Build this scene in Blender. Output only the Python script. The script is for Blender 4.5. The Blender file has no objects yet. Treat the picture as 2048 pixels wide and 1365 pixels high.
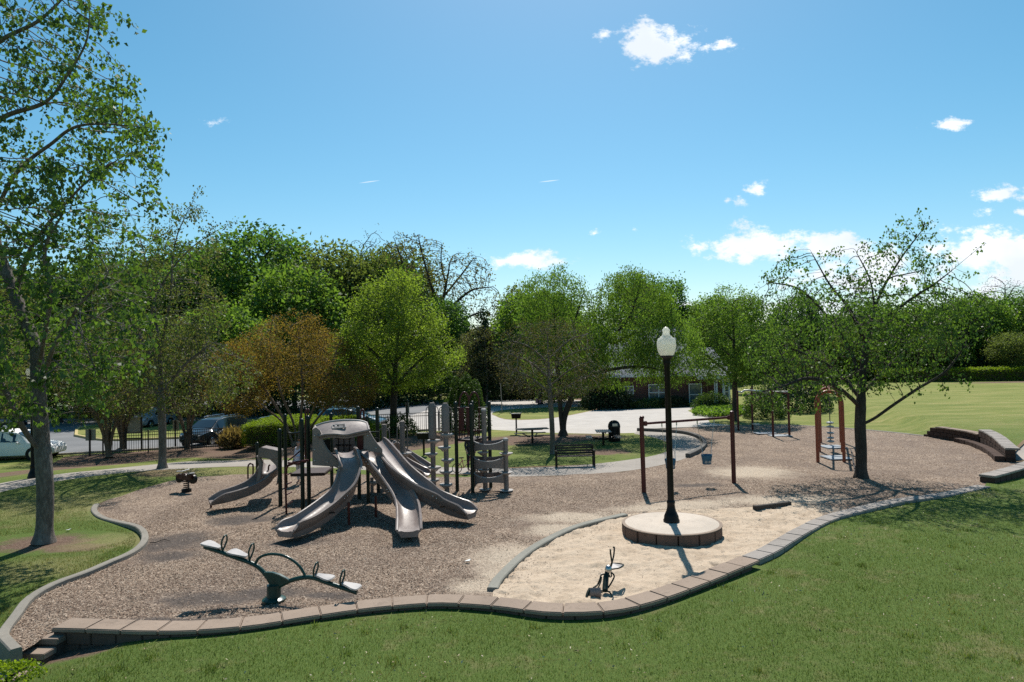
import bpy, bmesh, math, random
import numpy as np
from mathutils import Vector, Matrix, kdtree
from mathutils.geometry import delaunay_2d_cdt
R = math.radians
scene = bpy.context.scene
col = scene.collection

# ------------------------------------------------------------------ camera, sky, sun, exposure
CAMH, FPX = 4.5, 1365.0
CAM_ROT = Matrix.Rotation(R(91.5), 3, 'X') @ Matrix.Rotation(R(-1.3), 3, 'Z')
cd = bpy.data.cameras.new('camera')
cam = bpy.data.objects.new('camera', cd)
col.objects.link(cam)
cam.location = (0, 0, CAMH)
cam.rotation_euler = CAM_ROT.to_euler()
cd.sensor_width = 36.0
cd.lens = 36.0 * FPX / 2048
cd.clip_start, cd.clip_end = 0.1, 3000
scene.camera = cam

SUN_EL, SUN_AZ = R(54), R(6)          # azimuth from +Y towards +X
world = bpy.data.worlds.new('World')
scene.world = world
world.use_nodes = True
sun_d = bpy.data.lights.new('sun', 'SUN')
sun_d.energy, sun_d.angle, sun_d.color = 5.0, R(0.53), (1.0, 0.95, 0.87)
sun_o = bpy.data.objects.new('sun', sun_d)
col.objects.link(sun_o)
sdir = Vector((math.sin(SUN_AZ) * math.cos(SUN_EL), math.cos(SUN_AZ) * math.cos(SUN_EL), math.sin(SUN_EL)))
sun_o.rotation_euler = sdir.to_track_quat('Z', 'Y').to_euler()
sun_o.location = (0, 0, 60)
scene.view_settings.view_transform = 'Standard'
scene.view_settings.look = 'None'
scene.view_settings.exposure = 0.4
scene.view_settings.gamma = 1.0
scene.view_settings.use_curve_mapping = False
scene.render.engine = 'CYCLES'
cy = scene.cycles
cy.max_bounces, cy.diffuse_bounces, cy.glossy_bounces, cy.transmission_bounces, cy.transparent_max_bounces = 8, 5, 2, 4, 6
cy.use_denoising = False
cy.sample_clamp_indirect = 4.0
cy.caustics_reflective = cy.caustics_refractive = False

def ray(px, py):
    return CAM_ROT @ Vector(((px - 1024) / FPX, -(py - 682.5) / FPX, -1.0))
def GZ(px, py, z=0.0):
    r = ray(px, py); t = (z - CAMH) / r.z
    return Vector((r.x * t, r.y * t, z))
def P(px, py, y):
    r = ray(px, py); t = y / r.y
    return Vector((r.x * t, y, CAMH + r.z * t))
def on_plane(px, py, p0, n):
    r = ray(px, py); o = Vector((0, 0, CAMH))
    return o + r * ((Vector(p0) - o).dot(n) / r.dot(n))
def sm(a, b, x):
    t = min(1.0, max(0.0, (x - a) / (b - a))); return t * t * (3 - 2 * t)

# ------------------------------------------------------------------ sky (world) with the clouds by direction
nt = world.node_tree
N, L = nt.nodes, nt.links
N.clear()
def wn(t, **k):
    n = N.new(t)
    for a, b in k.items(): setattr(n, a, b)
    return n
def wmath(op, a, b=None, c=None, clamp=False):
    n = wn('ShaderNodeMath', operation=op, use_clamp=clamp)
    for i, v in enumerate((a, b, c)):
        if v is None: continue
        if isinstance(v, (int, float)): n.inputs[i].default_value = v
        else: L.new(v, n.inputs[i])
    return n.outputs[0]
sky = wn('ShaderNodeTexSky', sky_type='NISHITA', sun_disc=False, sun_elevation=SUN_EL, sun_rotation=SUN_AZ, altitude=200, air_density=1.0, dust_density=0.6, ozone_density=2.0)
hsv = wn('ShaderNodeHueSaturation'); hsv.inputs['Saturation'].default_value = 1.32; hsv.inputs['Value'].default_value = 1.0
hsv.inputs['Hue'].default_value = 0.476
L.new(sky.outputs[0], hsv.inputs['Color'])
geo = wn('ShaderNodeTexCoord')
sep = wn('ShaderNodeSeparateXYZ'); L.new(geo.outputs['Generated'], sep.inputs[0])
yy = wmath('MAXIMUM', sep.outputs[1], 0.02)
u = wmath('DIVIDE', sep.outputs[0], yy); v = wmath('DIVIDE', sep.outputs[2], yy)
uv = wn('ShaderNodeCombineXYZ'); L.new(u, uv.inputs[0]); L.new(v, uv.inputs[1])
n1 = wn('ShaderNodeTexNoise'); n1.inputs['Scale'].default_value = 26; n1.inputs['Detail'].default_value = 10; n1.inputs['Roughness'].default_value = 0.68
st_ = wn('ShaderNodeVectorMath', operation='MULTIPLY'); L.new(uv.outputs[0], st_.inputs[0]); st_.inputs[1].default_value = (.8, 1.25, 1)
L.new(st_.outputs[0], n1.inputs['Vector'])
n2 = wn('ShaderNodeTexNoise'); n2.inputs['Scale'].default_value = 7; n2.inputs['Detail'].default_value = 5
L.new(uv.outputs[0], n2.inputs['Vector'])
CLOUDS = [(1300, 85, 78, 42, 1.1), (1375, 84, 42, 30, .8), (1447, 88, 44, 26, .9), (1207, 71, 20, 13, .8), (1309, 120, 14, 9, .7), (1899, 247, 50, 14, .85), (1517, 377, 26, 17, .95),
          (1481, 403, 18, 10, .8), (1455, 402, 10, 7, .6), (2006, 390, 60, 18, .9), (1964, 429, 48, 20, .9), (2035, 424, 30, 12, .85), (1510, 492, 110, 36, 1.35), (1680, 494, 90, 30, 1.3), (1740, 524, 110, 32, 1.1),
          (1985, 500, 165, 50, 1.3), (1865, 442, 26, 14, .6), (1060, 520, 75, 20, 1.2), (1000, 528, 70, 18, .7), (1190, 467, 18, 8, .7), (1229, 478, 16, 8, .6), (1268, 461, 14, 8, .5), (1600, 612, 130, 26, .9), (1365, 610, 30, 18, .7),
          (1760, 560, 140, 34, .9), (2040, 560, 120, 40, .8), (440, 244, 28, 8, .34), (1640, 550, 60, 20, .6)]
acc = None
for (cx, cyy, a, b, amp) in CLOUDS:
    r = ray(cx, cyy)
    u0, v0 = r.x / r.y, r.z / r.y
    s = wn('ShaderNodeVectorMath', operation='SUBTRACT'); L.new(uv.outputs[0], s.inputs[0]); s.inputs[1].default_value = (u0, v0, 0)
    m = wn('ShaderNodeVectorMath', operation='MULTIPLY'); L.new(s.outputs[0], m.inputs[0]); m.inputs[1].default_value = (FPX / a, FPX / b, 0)
    ln = wn('ShaderNodeVectorMath', operation='LENGTH'); L.new(m.outputs[0], ln.inputs[0])
    k = wmath('MULTIPLY', wmath('SUBTRACT', 1.25, ln.outputs['Value']), amp)
    acc = k if acc is None else wmath('MAXIMUM', acc, k)
nz = wmath('ADD', wmath('MULTIPLY', wmath('SUBTRACT', n1.outputs[0], 0.5), 4.6), wmath('MULTIPLY', wmath('SUBTRACT', n2.outputs[0], 0.5), 1.6))
den = wmath('ADD', wmath('MAXIMUM', acc, -1.0), nz)
mr = wn('ShaderNodeMapRange', interpolation_type='SMOOTHSTEP'); mr.inputs['From Min'].default_value = 0.22; mr.inputs['From Max'].default_value = 1.05
L.new(den, mr.inputs['Value'])
# contrails: two thin streaks
def trail(x0, y0, x1, y1):
    a, b = ray(x0, y0), ray(x1, y1)
    ax, ay, bx, by = a.x / a.y, a.z / a.y, b.x / b.y, b.z / b.y
    dx, dy = bx - ax, by - ay; ll = math.hypot(dx, dy)
    ca = wmath('SUBTRACT', u, (ax + bx) / 2); cb = wmath('SUBTRACT', v, (ay + by) / 2)
    al = wmath('ADD', wmath('MULTIPLY', ca, dx / ll), wmath('MULTIPLY', cb, dy / ll))
    pe = wmath('ADD', wmath('MULTIPLY', ca, -dy / ll), wmath('MULTIPLY', cb, dx / ll))
    e = wmath('ADD', wmath('POWER', wmath('DIVIDE', wmath('ABSOLUTE', al), ll / 2), 2.0), wmath('POWER', wmath('DIVIDE', wmath('ABSOLUTE', pe), 1.3 / FPX), 2.0))
    return wmath('MULTIPLY', wmath('SUBTRACT', 1.0, e, clamp=True), 0.55)
tr = wmath('ADD', trail(716, 367, 762, 361), trail(1076, 365, 1121, 360))
front = wmath('GREATER_THAN', sep.outputs[1], 0.05)
cm = wmath('MULTIPLY', wmath('MAXIMUM', wmath('MULTIPLY', mr.outputs[0], 0.97), tr), front, clamp=True)
# shade inside the clouds
ccol = wn('ShaderNodeMix', data_type='RGBA')
ccol.inputs[6].default_value = (9.0, 9.3, 9.6, 1); ccol.inputs[7].default_value = (6.8, 7.4, 8.1, 1)
sh = wn('ShaderNodeMapRange'); sh.inputs['From Min'].default_value = 0.45; sh.inputs['From Max'].default_value = 0.62; L.new(n2.outputs[0], sh.inputs['Value'])
L.new(wmath('MULTIPLY', sh.outputs[0], 0.8), ccol.inputs[0])
mx = wn('ShaderNodeMix', data_type='RGBA')
L.new(cm, mx.inputs[0]); L.new(hsv.outputs[0], mx.inputs[6]); L.new(ccol.outputs[2], mx.inputs[7])
bg = wn('ShaderNodeBackground'); bg.inputs['Strength'].default_value = 0.094
L.new(mx.outputs[2], bg.inputs['Color'])
wo = wn('ShaderNodeOutputWorld'); L.new(bg.outputs[0], wo.inputs[0])

# ------------------------------------------------------------------ tagging and mesh helpers
def tag(o, label=None, cat=None, group=None, kind=None):
    if label: o['label'] = label
    if cat: o['category'] = cat
    if group: o['group'] = group
    if kind: o['kind'] = kind
    return o
def empty(name, loc, label, cat, group=None, rz=0.0):
    o = bpy.data.objects.new(name, None); col.objects.link(o)
    o.location = loc; o.rotation_euler = (0, 0, rz); o.empty_display_size = 0.2
    return tag(o, label, cat, group)
def link(name, me, mat=None, parent=None):
    if mat is not None: me.materials.append(mat)
    o = bpy.data.objects.new(name, me); col.objects.link(o)
    if parent is not None:
        o.parent = parent
        if parent.get('_world'):           # geometry written in world coordinates
            o.location = -Vector(parent.location)
    return o
def wempty(name, loc, label, cat, group=None):
    o = empty(name, loc, label, cat, group); o['_world'] = 1; return o
def copy_tree(o, parent=None):
    c = o.copy(); col.objects.link(c)
    if parent is not None: c.parent = parent
    for ch in o.children: copy_tree(ch, c)
    return c

class MB:
    def __init__(s): s.v, s.f = [], []
    def add(s, vs, fs):
        b = len(s.v); s.v += [tuple(p) for p in vs]; s.f += [tuple(i + b for i in f) for f in fs]; return s
    def box(s, c, size, rz=0.0, M=None):
        hx, hy, hz = size[0] / 2, size[1] / 2, size[2] / 2
        vs = [Vector((x, y, z)) for x in (-hx, hx) for y in (-hy, hy) for z in (-hz, hz)]
        if M is None: M = Matrix.Rotation(rz, 3, 'Z')
        vs = [M @ p + Vector(c) for p in vs]
        return s.add(vs, [(0, 1, 3, 2), (4, 6, 7, 5), (0, 4, 5, 1), (2, 3, 7, 6), (0, 2, 6, 4), (1, 5, 7, 3)])
    def tube(s, pts, r, n=8, caps=True, closed=False):
        pts = [Vector(p) for p in pts]; m = len(pts)
        rs = r if isinstance(r, (list, tuple)) else [r] * m
        up = None; vs = []
        for i, p in enumerate(pts):
            if closed: t = pts[(i + 1) % m] - pts[i - 1]
            else: t = pts[min(i + 1, m - 1)] - pts[max(i - 1, 0)]
            t = t.normalized() if t.length > 1e-9 else Vector((0, 0, 1))
            if up is None:
                up = Vector((0, 0, 1)) if abs(t.z) < 0.9 else Vector((1, 0, 0))
            a = t.cross(up)
            if a.length < 1e-5: a = t.orthogonal()
            a.normalize(); b = a.cross(t).normalized(); up = b
            for k in range(n):
                w = 2 * math.pi * k / n
                vs.append(p + a * (math.cos(w) * rs[i]) + b * (math.sin(w) * rs[i]))
        fs = []
        for i in range(m if closed else m - 1):
            j = (i + 1) % m
            for k in range(n):
                k2 = (k + 1) % n
                fs.append((i * n + k, i * n + k2, j * n + k2, j * n + k))
        if caps and not closed:
            fs.append(tuple(range(n - 1, -1, -1))); fs.append(tuple((m - 1) * n + k for k in range(n)))
        return s.add(vs, fs)
    def lathe(s, prof, c=(0, 0, 0), n=16, M=None):
        c = Vector(c); vs = []; m = len(prof)
        for (r, z) in prof:
            for k in range(n):
                w = 2 * math.pi * k / n; p = Vector((r * math.cos(w), r * math.sin(w), z))
                vs.append((M @ p if M is not None else p) + c)
        fs = [(i * n + k, i * n + (k + 1) % n, (i + 1) * n + (k + 1) % n, (i + 1) * n + k) for i in range(m - 1) for k in range(n)]
        fs.append(tuple(range(n - 1, -1, -1))); fs.append(tuple((m - 1) * n + k for k in range(n)))
        return s.add(vs, fs)
    def prism(s, poly, d):                     # a polygon in space pushed along vector d
        d = Vector(d); n = len(poly); a = [Vector(p) for p in poly]
        vs = a + [p + d for p in a]
        fs = [tuple(range(n)), tuple(range(2 * n - 1, n - 1, -1))] + [(i, i + n, (i + 1) % n + n, (i + 1) % n) for i in range(n)]
        return s.add(vs, fs)
    def loft(s, secs, closed=True, caps=True):
        n = len(secs[0]); vs = [p for q in secs for p in q]; fs = []
        for i in range(len(secs) - 1):
            for k in range(n if closed else n - 1):
                k2 = (k + 1) % n
                fs.append((i * n + k, i * n + k2, (i + 1) * n + k2, (i + 1) * n + k))
        if caps and closed:
            fs.append(tuple(range(n - 1, -1, -1))); b = (len(secs) - 1) * n; fs.append(tuple(b + k for k in range(n)))
        return s.add(vs, fs)
    def mesh(s, name, smooth=None, bevel=0.0):
        me = bpy.data.meshes.new(name)
        me.from_pydata(s.v, [], s.f)
        bm = bmesh.new(); bm.from_mesh(me)
        bmesh.ops.recalc_face_normals(bm, faces=bm.faces)
        if bevel:
            ee = [e for e in bm.edges if len(e.link_faces) == 2 and e.calc_face_angle(0) > R(40)]
            bmesh.ops.bevel(bm, geom=ee, offset=bevel, segments=2, affect='EDGES', clamp_overlap=True)
        if smooth is not None:
            for f in bm.faces: f.smooth = True
            for e in bm.edges:
                if len(e.link_faces) == 2 and e.calc_face_angle(0) > R(smooth): e.smooth = False
        bm.to_mesh(me); bm.free()
        return me
    def build(s, name, mat, parent=None, smooth=None, bevel=0.0):
        return link(name, s.mesh(name, smooth, bevel), mat, parent)

def np_mesh(name, V, F, smooth=False):        # V (n,3); F (m,k) all faces of k corners
    V = np.ascontiguousarray(V, dtype=np.float32); F = np.ascontiguousarray(F, dtype=np.int32)
    me = bpy.data.meshes.new(name); m, k = F.shape
    me.vertices.add(len(V)); me.vertices.foreach_set('co', V.ravel())
    me.loops.add(m * k); me.loops.foreach_set('vertex_index', F.ravel())
    me.polygons.add(m)
    me.polygons.foreach_set('loop_start', np.arange(0, m * k, k, dtype=np.int32))
    if smooth: me.polygons.foreach_set('use_smooth', np.ones(m, dtype=bool))
    me.update(calc_edges=True); me.validate()
    return me
def catmull(pts, n=6):
    pts = [Vector(p) for p in pts]; q = [pts[0] * 2 - pts[1]] + pts + [pts[-1] * 2 - pts[-2]]; out = []
    for i in range(1, len(q) - 2):
        a, b, c, d = q[i - 1], q[i], q[i + 1], q[i + 2]
        for k in range(n):
            t = k / n
            out.append(0.5 * ((2 * b) + (c - a) * t + (2 * a - 5 * b + 4 * c - d) * t * t + (3 * b - a - 3 * c + d) * t ** 3))
    out.append(pts[-1]); return out

# ------------------------------------------------------------------ materials
class NT:
    def __init__(s, name):
        s.m = bpy.data.materials.new(name); s.m.use_nodes = True
        s.t = s.m.node_tree; s.t.nodes.clear()
        s.out = s.n('ShaderNodeOutputMaterial')
    def n(s, t, **k):
        x = s.t.nodes.new(t)
        for a, b in k.items(): setattr(x, a, b)
        return x
    def l(s, a, b): s.t.links.new(a, b)
    def math(s, op, a, b=None, clamp=False):
        n = s.n('ShaderNodeMath', operation=op, use_clamp=clamp)
        for i, v in enumerate((a, b)):
            if v is None: continue
            if isinstance(v, (int, float)): n.inputs[i].default_value = v
            else: s.l(v, n.inputs[i])
        return n.outputs[0]
    def pos(s):
        if not hasattr(s, '_p'): s._p = s.n('ShaderNodeNewGeometry').outputs['Position']
        return s._p
    def obj(s):
        if not hasattr(s, '_o'): s._o = s.n('ShaderNodeTexCoord').outputs['Object']
        return s._o
    def noise(s, scale, detail=4, rough=0.55, vec=None, stretch=None):
        v = vec if vec is not None else s.pos()
        if stretch:
            m = s.n('ShaderNodeVectorMath', operation='MULTIPLY'); s.l(v, m.inputs[0]); m.inputs[1].default_value = stretch; v = m.outputs[0]
        n = s.n('ShaderNodeTexNoise'); n.inputs['Scale'].default_value = scale; n.inputs['Detail'].default_value = detail; n.inputs['Roughness'].default_value = rough
        s.l(v, n.inputs['Vector']); return n.outputs[0]
    def ramp(s, fac, stops):
        r = s.n('ShaderNodeValToRGB'); e = r.color_ramp.elements
        while len(e) < len(stops): e.new(0.5)
        for x, (p, c) in zip(e, stops): x.position = p; x.color = (*c, 1)
        s.l(fac, r.inputs[0]); return r.outputs[0]
    def mix(s, fac, a, b, blend='MIX'):
        m = s.n('ShaderNodeMix', data_type='RGBA', blend_type=blend)
        for i, v in ((0, fac), (6, a), (7, b)):
            if isinstance(v, (int, float)): m.inputs[i].default_value = v
            elif isinstance(v, tuple): m.inputs[i].default_value = (*v, 1)
            else: s.l(v, m.inputs[i])
        return m.outputs[2]
    def mapr(s, v, a, b, c=0.0, d=1.0):
        m = s.n('ShaderNodeMapRange', interpolation_type='SMOOTHSTEP'); s.l(v, m.inputs['Value'])
        for k, x in (('From Min', a), ('From Max', b), ('To Min', c), ('To Max', d)): m.inputs[k].default_value = x
        return m.outputs[0]
    def blob(s, items, soft=0.6, nscale=1.5, namp=0.7):   # mask of stains (x, y, rx, ry)
        sp = s.n('ShaderNodeVectorMath', operation='MULTIPLY'); s.l(s.pos(), sp.inputs[0]); sp.inputs[1].default_value = (1, 1, 0)
        acc = None
        for (x, y, rx, ry) in items:
            a = s.n('ShaderNodeVectorMath', operation='SUBTRACT'); s.l(sp.outputs[0], a.inputs[0]); a.inputs[1].default_value = (x, y, 0)
            b = s.n('ShaderNodeVectorMath', operation='MULTIPLY'); s.l(a.outputs[0], b.inputs[0]); b.inputs[1].default_value = (1 / rx, 1 / ry, 0)
            c = s.n('ShaderNodeVectorMath', operation='LENGTH'); s.l(b.outputs[0], c.inputs[0])
            d = s.math('SUBTRACT', 1.0, c.outputs['Value'])
            acc = d if acc is None else s.math('MAXIMUM', acc, d)
        nz = s.math('MULTIPLY', s.math('SUBTRACT', s.noise(nscale, 6, 0.65), 0.5), namp * 2)
        return s.mapr(s.math('ADD', acc, nz), 0.0, soft)
    def finish(s, color, rough=0.8, bump=None, bstr=0.3, bdist=0.02, spec=0.3, metallic=0.0, coat=0.0):
        p = s.n('ShaderNodeBsdfPrincipled')
        if isinstance(color, tuple): p.inputs['Base Color'].default_value = (*color, 1)
        else: s.l(color, p.inputs['Base Color'])
        if isinstance(rough, (int, float)): p.inputs['Roughness'].default_value = rough
        else: s.l(rough, p.inputs['Roughness'])
        p.inputs['Specular IOR Level'].default_value = spec; p.inputs['Metallic'].default_value = metallic
        p.inputs['Coat Weight'].default_value = coat
        if bump is not None:
            b = s.n('ShaderNodeBump'); b.inputs['Strength'].default_value = bstr; b.inputs['Distance'].default_value = bdist
            s.l(bump, b.inputs['Height']); s.l(b.outputs[0], p.inputs['Normal'])
        s.l(p.outputs[0], s.out.inputs[0]); return s.m
def simple(name, c, rough=0.6, var=0.25, scale=6.0, bump=0.15, spec=0.4, metallic=0.0, coat=0.0, fine=60.0):
    t = NT(name); v = t.obj()
    a = t.noise(scale, 6, 0.6, v); b = t.noise(fine, 3, 0.6, v)
    f = t.math('ADD', t.math('MULTIPLY', a, 0.7), t.math('MULTIPLY', b, 0.3))
    c0 = tuple(x * (1 - var) for x in c); c1 = tuple(min(1, x * (1 + var)) for x in c)
    rr = t.mapr(a, 0.3, 0.7, max(0.05, rough - 0.1), min(1, rough + 0.1))
    return t.finish(t.ramp(f, [(0.3, c0), (0.7, c1)]), rr, b, bump, 0.01, spec, metallic, coat)
def leafmat(name, cols, trans=0.5, gloss=0.06):
    t = NT(name); g = t.n('ShaderNodeNewGeometry')
    n = len(cols); rp = t.ramp(g.outputs['Random Per Island'], [(i / (n - 1), c) for i, c in enumerate(cols)])
    big = t.noise(0.35, 2)
    c = t.mix(t.mapr(big, 0.35, 0.65, 0.0, 0.35), rp, tuple(x * 0.6 for x in cols[0]))
    d = t.n('ShaderNodeBsdfDiffuse'); t.l(c, d.inputs[0])
    tl = t.n('ShaderNodeBsdfTranslucent')
    tc = t.mix(1.0, c, (1.5, 1.5, 0.7), 'MULTIPLY'); t.l(tc, tl.inputs[0])
    m = t.n('ShaderNodeMixShader'); m.inputs[0].default_value = trans; t.l(d.outputs[0], m.inputs[1]); t.l(tl.outputs[0], m.inputs[2])
    gl = t.n('ShaderNodeBsdfGlossy'); gl.inputs['Roughness'].default_value = 0.5; gl.inputs[0].default_value = (1, 1, 1, 1)
    m2 = t.n('ShaderNodeMixShader'); m2.inputs[0].default_value = gloss * .5; t.l(m.outputs[0], m2.inputs[1]); t.l(gl.outputs[0], m2.inputs[2])
    t.l(m2.outputs[0], t.out.inputs[0]); return t.m

# ------------------------------------------------------------------ the lie of the land
def h_base(x, y):
    z = -0.65 * sm(29, 38, y) * sm(-9, -17, x)
    z += 0.35 * sm(40, 78, y) * sm(8, 22, x)
    return z
def h_lawn(x, y):
    z = h_base(x, y)
    xw = float(np.interp(y, [26, 27, 31.8, 35.4, 40, 60], [19.2, 19.7, 21.75, 21.6, 22.8, 27])); z += 0.5 * sm(xw - .2, xw + .9, x) * sm(25.8, 26.8, y)
    z -= 0.42 * sm(-5.6, -9.2, x) * sm(13.8, 12.6, y) * (1 - .92 * sm(-9.1, -9.9, x))
    z += 0.05 * math.sin(x * 0.7 + 1) * math.sin(y * 0.5) * sm(45, 30, y)
    return z
def h_chips(x, y):
    z = h_base(x, y) + 0.02 * math.sin(x * 1.7) * math.cos(y * 1.3) + 0.012 * math.sin(x * 4.1 + y * 3.3)
    z -= 0.24 * sm(-8.2, -9.6, x) * sm(13.2, 11.4, y)
    for (cx, cy_, r, d) in DIPS:
        q = math.hypot(x - cx, y - cy_) / r
        if q < 1: z -= d * (1 - q * q) ** 2
    return z
_a = GZ(1352, 968); _b = GZ(1405, 962)
DIPS = [(_a.x, _a.y, 1.1, .07), (_b.x, _b.y, 1.1, .07), (-5.9, 13.6, 1.0, .07), (-3.2, 12.9, 0.8, .06), (-2.5, 16.4, 1.1, .08), (-5.7, 16.7, 1.0, .07), (-1.0, 18.8, 0.9, .06)]
def GG(px, py, h=h_base):
    z = 0.0
    for _ in range(12):
        p = GZ(px, py, z); z = 0.5 * z + 0.5 * h(p.x, p.y)
    p.z = h(p.x, p.y); return p
def poly(pts, h=h_base): return [(q.x, q.y) for q in (GG(a, b, h) for a, b in pts)]
def smooth2(pts, n=4): return [(p.x, p.y) for p in catmull([Vector((a, b, 0)) for a, b in pts], n)]

LEFT_KERB = [(32, 1298), (14, 1280), (6, 1262), (12, 1244), (34, 1220), (60, 1193), (104, 1170), (180, 1139), (246, 1112), (280, 1090), (290, 1072), (277, 1055), (236, 1042), (201, 1032), (188, 1019), (193, 1007), (214, 997), (241, 989)]
BACK_EDGE = [(307, 970), (363, 958), (440, 951), (520, 948), (600, 949), (700, 949), (780, 951), (860, 953), (950, 954), (1050, 953), (1150, 950), (1230, 945), (1300, 935), (1360, 921), (1398, 904), (1410, 890), (1398, 877), (1368, 868), (1320, 864), (1275, 862)]
FAR_EDGE = [(1290, 859), (1340, 857), (1390, 855), (1470, 852), (1560, 851), (1640, 854), (1700, 858), (1770, 864), (1852, 873)]
RIGHT_WALL = [(1852, 873), (1905, 880), (1955, 890), (1995, 905), (2022, 924)]
NEAR_WALL = [(2100, 922), (2060, 940), (2020, 954), (1974, 967)]
FRONT_KERB = [(1968, 972), (1880, 990), (1790, 1002), (1705, 1022), (1650, 1038), (1590, 1068), (1540, 1098), (1500, 1116)]
FRONT_WALL = [(1500, 1116), (1450, 1137), (1380, 1165), (1310, 1190), (1240, 1208), (1170, 1215), (1090, 1214), (1010, 1204), (930, 1198), (860, 1197), (780, 1203), (700, 1212), (600, 1227), (500, 1242), (400, 1250), (300, 1251), (200, 1248), (122, 1246)]
left_kerb = smooth2(poly(LEFT_KERB, lambda x, y: .09), 3); back_edge = smooth2(poly(BACK_EDGE), 3); far_edge = smooth2(poly(FAR_EDGE), 3)
right_wall = smooth2(poly(RIGHT_WALL), 4); near_wall = smooth2(poly(NEAR_WALL), 4); front_kerb = smooth2(poly(FRONT_KERB, lambda x, y: .07), 4); front_wall = smooth2(poly(FRONT_WALL, lambda x, y: .13), 4)
wall_end = poly([(96, 1268), (70, 1288), (42, 1304)])
chips_poly = left_kerb + back_edge + far_edge + right_wall[1:] + near_wall + front_kerb + front_wall[1:] + wall_end
sand_poly = smooth2(poly([(985, 1196), (990, 1172), (1012, 1144), (1048, 1112), (1100, 1080), (1160, 1054), (1245, 1032), (1330, 1020), (1420, 1019), (1510, 1014), (1575, 1007), (1630, 1012)]), 3) \
    + poly([(1650, 1038), (1590, 1068), (1540, 1098), (1500, 1116), (1450, 1137), (1380, 1165), (1310, 1190), (1240, 1208), (1170, 1215), (1090, 1214), (1010, 1204)])
path_s = smooth2(poly([(-60, 1000), (0, 985), (60, 973), (140, 961), (220, 951), (330, 940), (420, 935), (500, 933), (600, 936), (700, 940), (780, 943), (860, 947), (950, 949)]), 3)
path_poly = path_s + back_edge[24:] + smooth2(poly([(1268, 868), (1310, 876), (1340, 888), (1342, 899), (1310, 911), (1250, 921), (1180, 929), (1100, 934), (1000, 937), (900, 935), (800, 932), (700, 927), (600, 922), (500, 920), (420, 921), (330, 926), (220, 938), (140, 946), (60, 957), (0, 967), (-60, 980)]), 3)
plaza_poly = poly([(700, 856), (800, 862), (900, 862), (985, 860), (1100, 866), (1190, 868), (1275, 866), (1380, 858), (1470, 852), (1420, 846), (1415, 838), (1440, 832), (1390, 828), (1375, 822), (1400, 812), (1340, 811), (1290, 810), (1180, 802), (1085, 797), (985, 799), (900, 806), (820, 832), (760, 842)])
island_poly = smooth2(poly([(983, 829), (1000, 822), (1060, 817), (1120, 815), (1170, 815), (1196, 818), (1160, 827), (1110, 836), (1060, 840), (1010, 839), (983, 829)]), 3)
asphalt_poly = poly([(-200, 924), (0, 916), (200, 903), (330, 897), (480, 891), (620, 880), (740, 866), (860, 858), (900, 840), (905, 812), (860, 800), (700, 799), (400, 803), (150, 812), (-200, 822)])
lotisl_poly = smooth2(poly([(152, 873), (160, 858), (220, 851), (330, 848), (480, 843), (620, 838), (640, 846), (600, 856), (480, 871), (330, 879), (210, 882), (152, 873)]), 3)
bed_poly = smooth2(poly([(-60, 955), (60, 940), (130, 915), (230, 908), (330, 900), (480, 893), (620, 884), (740, 872), (860, 866), (930, 868), (945, 880), (860, 897), (700, 915), (520, 918), (440, 917), (330, 918), (230, 930), (120, 940), (-60, 962)]), 2)
side_path = poly([(2022, 924), (2030, 912), (2048, 902), (2100, 896), (2160, 905), (2160, 925), (2100, 922)])
ivy_poly = smooth2(poly([(1385, 831), (1400, 820), (1440, 815), (1480, 816), (1500, 824), (1480, 833), (1430, 836), (1385, 831)]), 3)
hbed_poly = poly([(1200, 806), (1290, 811), (1340, 811), (1372, 806), (1372, 795), (1160, 790), (1150, 800)])
REG = [('sand', sand_poly), ('wood_chips', chips_poly), ('island', island_poly), ('lot_island', lotisl_poly), ('path', path_poly), ('plaza', plaza_poly), ('side_path', side_path), ('asphalt', asphalt_poly),
       ('mulch_bed', bed_poly), ('ivy', ivy_poly), ('house_bed', hbed_poly)]
def inside(poly_, X, Y):
    pn = np.array(poly_); x0, y0 = pn[:, 0], pn[:, 1]; x1, y1 = np.roll(x0, -1), np.roll(y0, -1)
    c = np.zeros(X.shape, bool)
    for a, b, c1, d in zip(x0, y0, x1, y1):
        if b == d: continue
        t = ((b > Y) != (d > Y)) & (X < (c1 - a) * (Y - b) / (d - b) + a)
        c ^= t
    return c

rng = np.random.default_rng(7)
pts2 = []; edges = []
for nm, pl in REG:
    b = len(pts2); n = len(pl)
    pts2 += [Vector((float(x), float(y))) for x, y in pl]
    edges += [(b + i, b + (i + 1) % n) for i in range(n)]
def grid(x0, x1, y0, y1, s):
    return [Vector((x + random.uniform(-.2, .2) * s, y + random.uniform(-.2, .2) * s)) for x in np.arange(x0, x1, s) for y in np.arange(y0, y1, s)]
random.seed(3)
pts2 += grid(-22, 20, 6, 22, 0.55) + grid(-30, 32, 22, 46, 1.0) + grid(-70, 80, 46, 95, 3.2) + grid(-70, -30, 6, 46, 4) + grid(32, 80, 6, 46, 4) + grid(20, 32, 6, 22, 1.2) + grid(-30, -22, 6, 22, 1.5)
pts2 += grid(-420, 420, 95, 700, 45) + grid(-420, -70, -60, 95, 40) + grid(80, 420, -60, 95, 40) + grid(-70, 80, -60, 6, 8)
V2, E2, F2, _, _, _ = delaunay_2d_cdt(pts2, edges, [], 0, 1e-4)
V2 = np.array([(p.x, p.y) for p in V2]); F2 = np.array([f for f in F2 if len(f) == 3])
C = V2[F2].mean(axis=1)
who = np.full(len(F2), -1)
for i in range(len(REG) - 1, -1, -1):
    who[inside(REG[i][1], C[:, 0], C[:, 1])] = i
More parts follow.
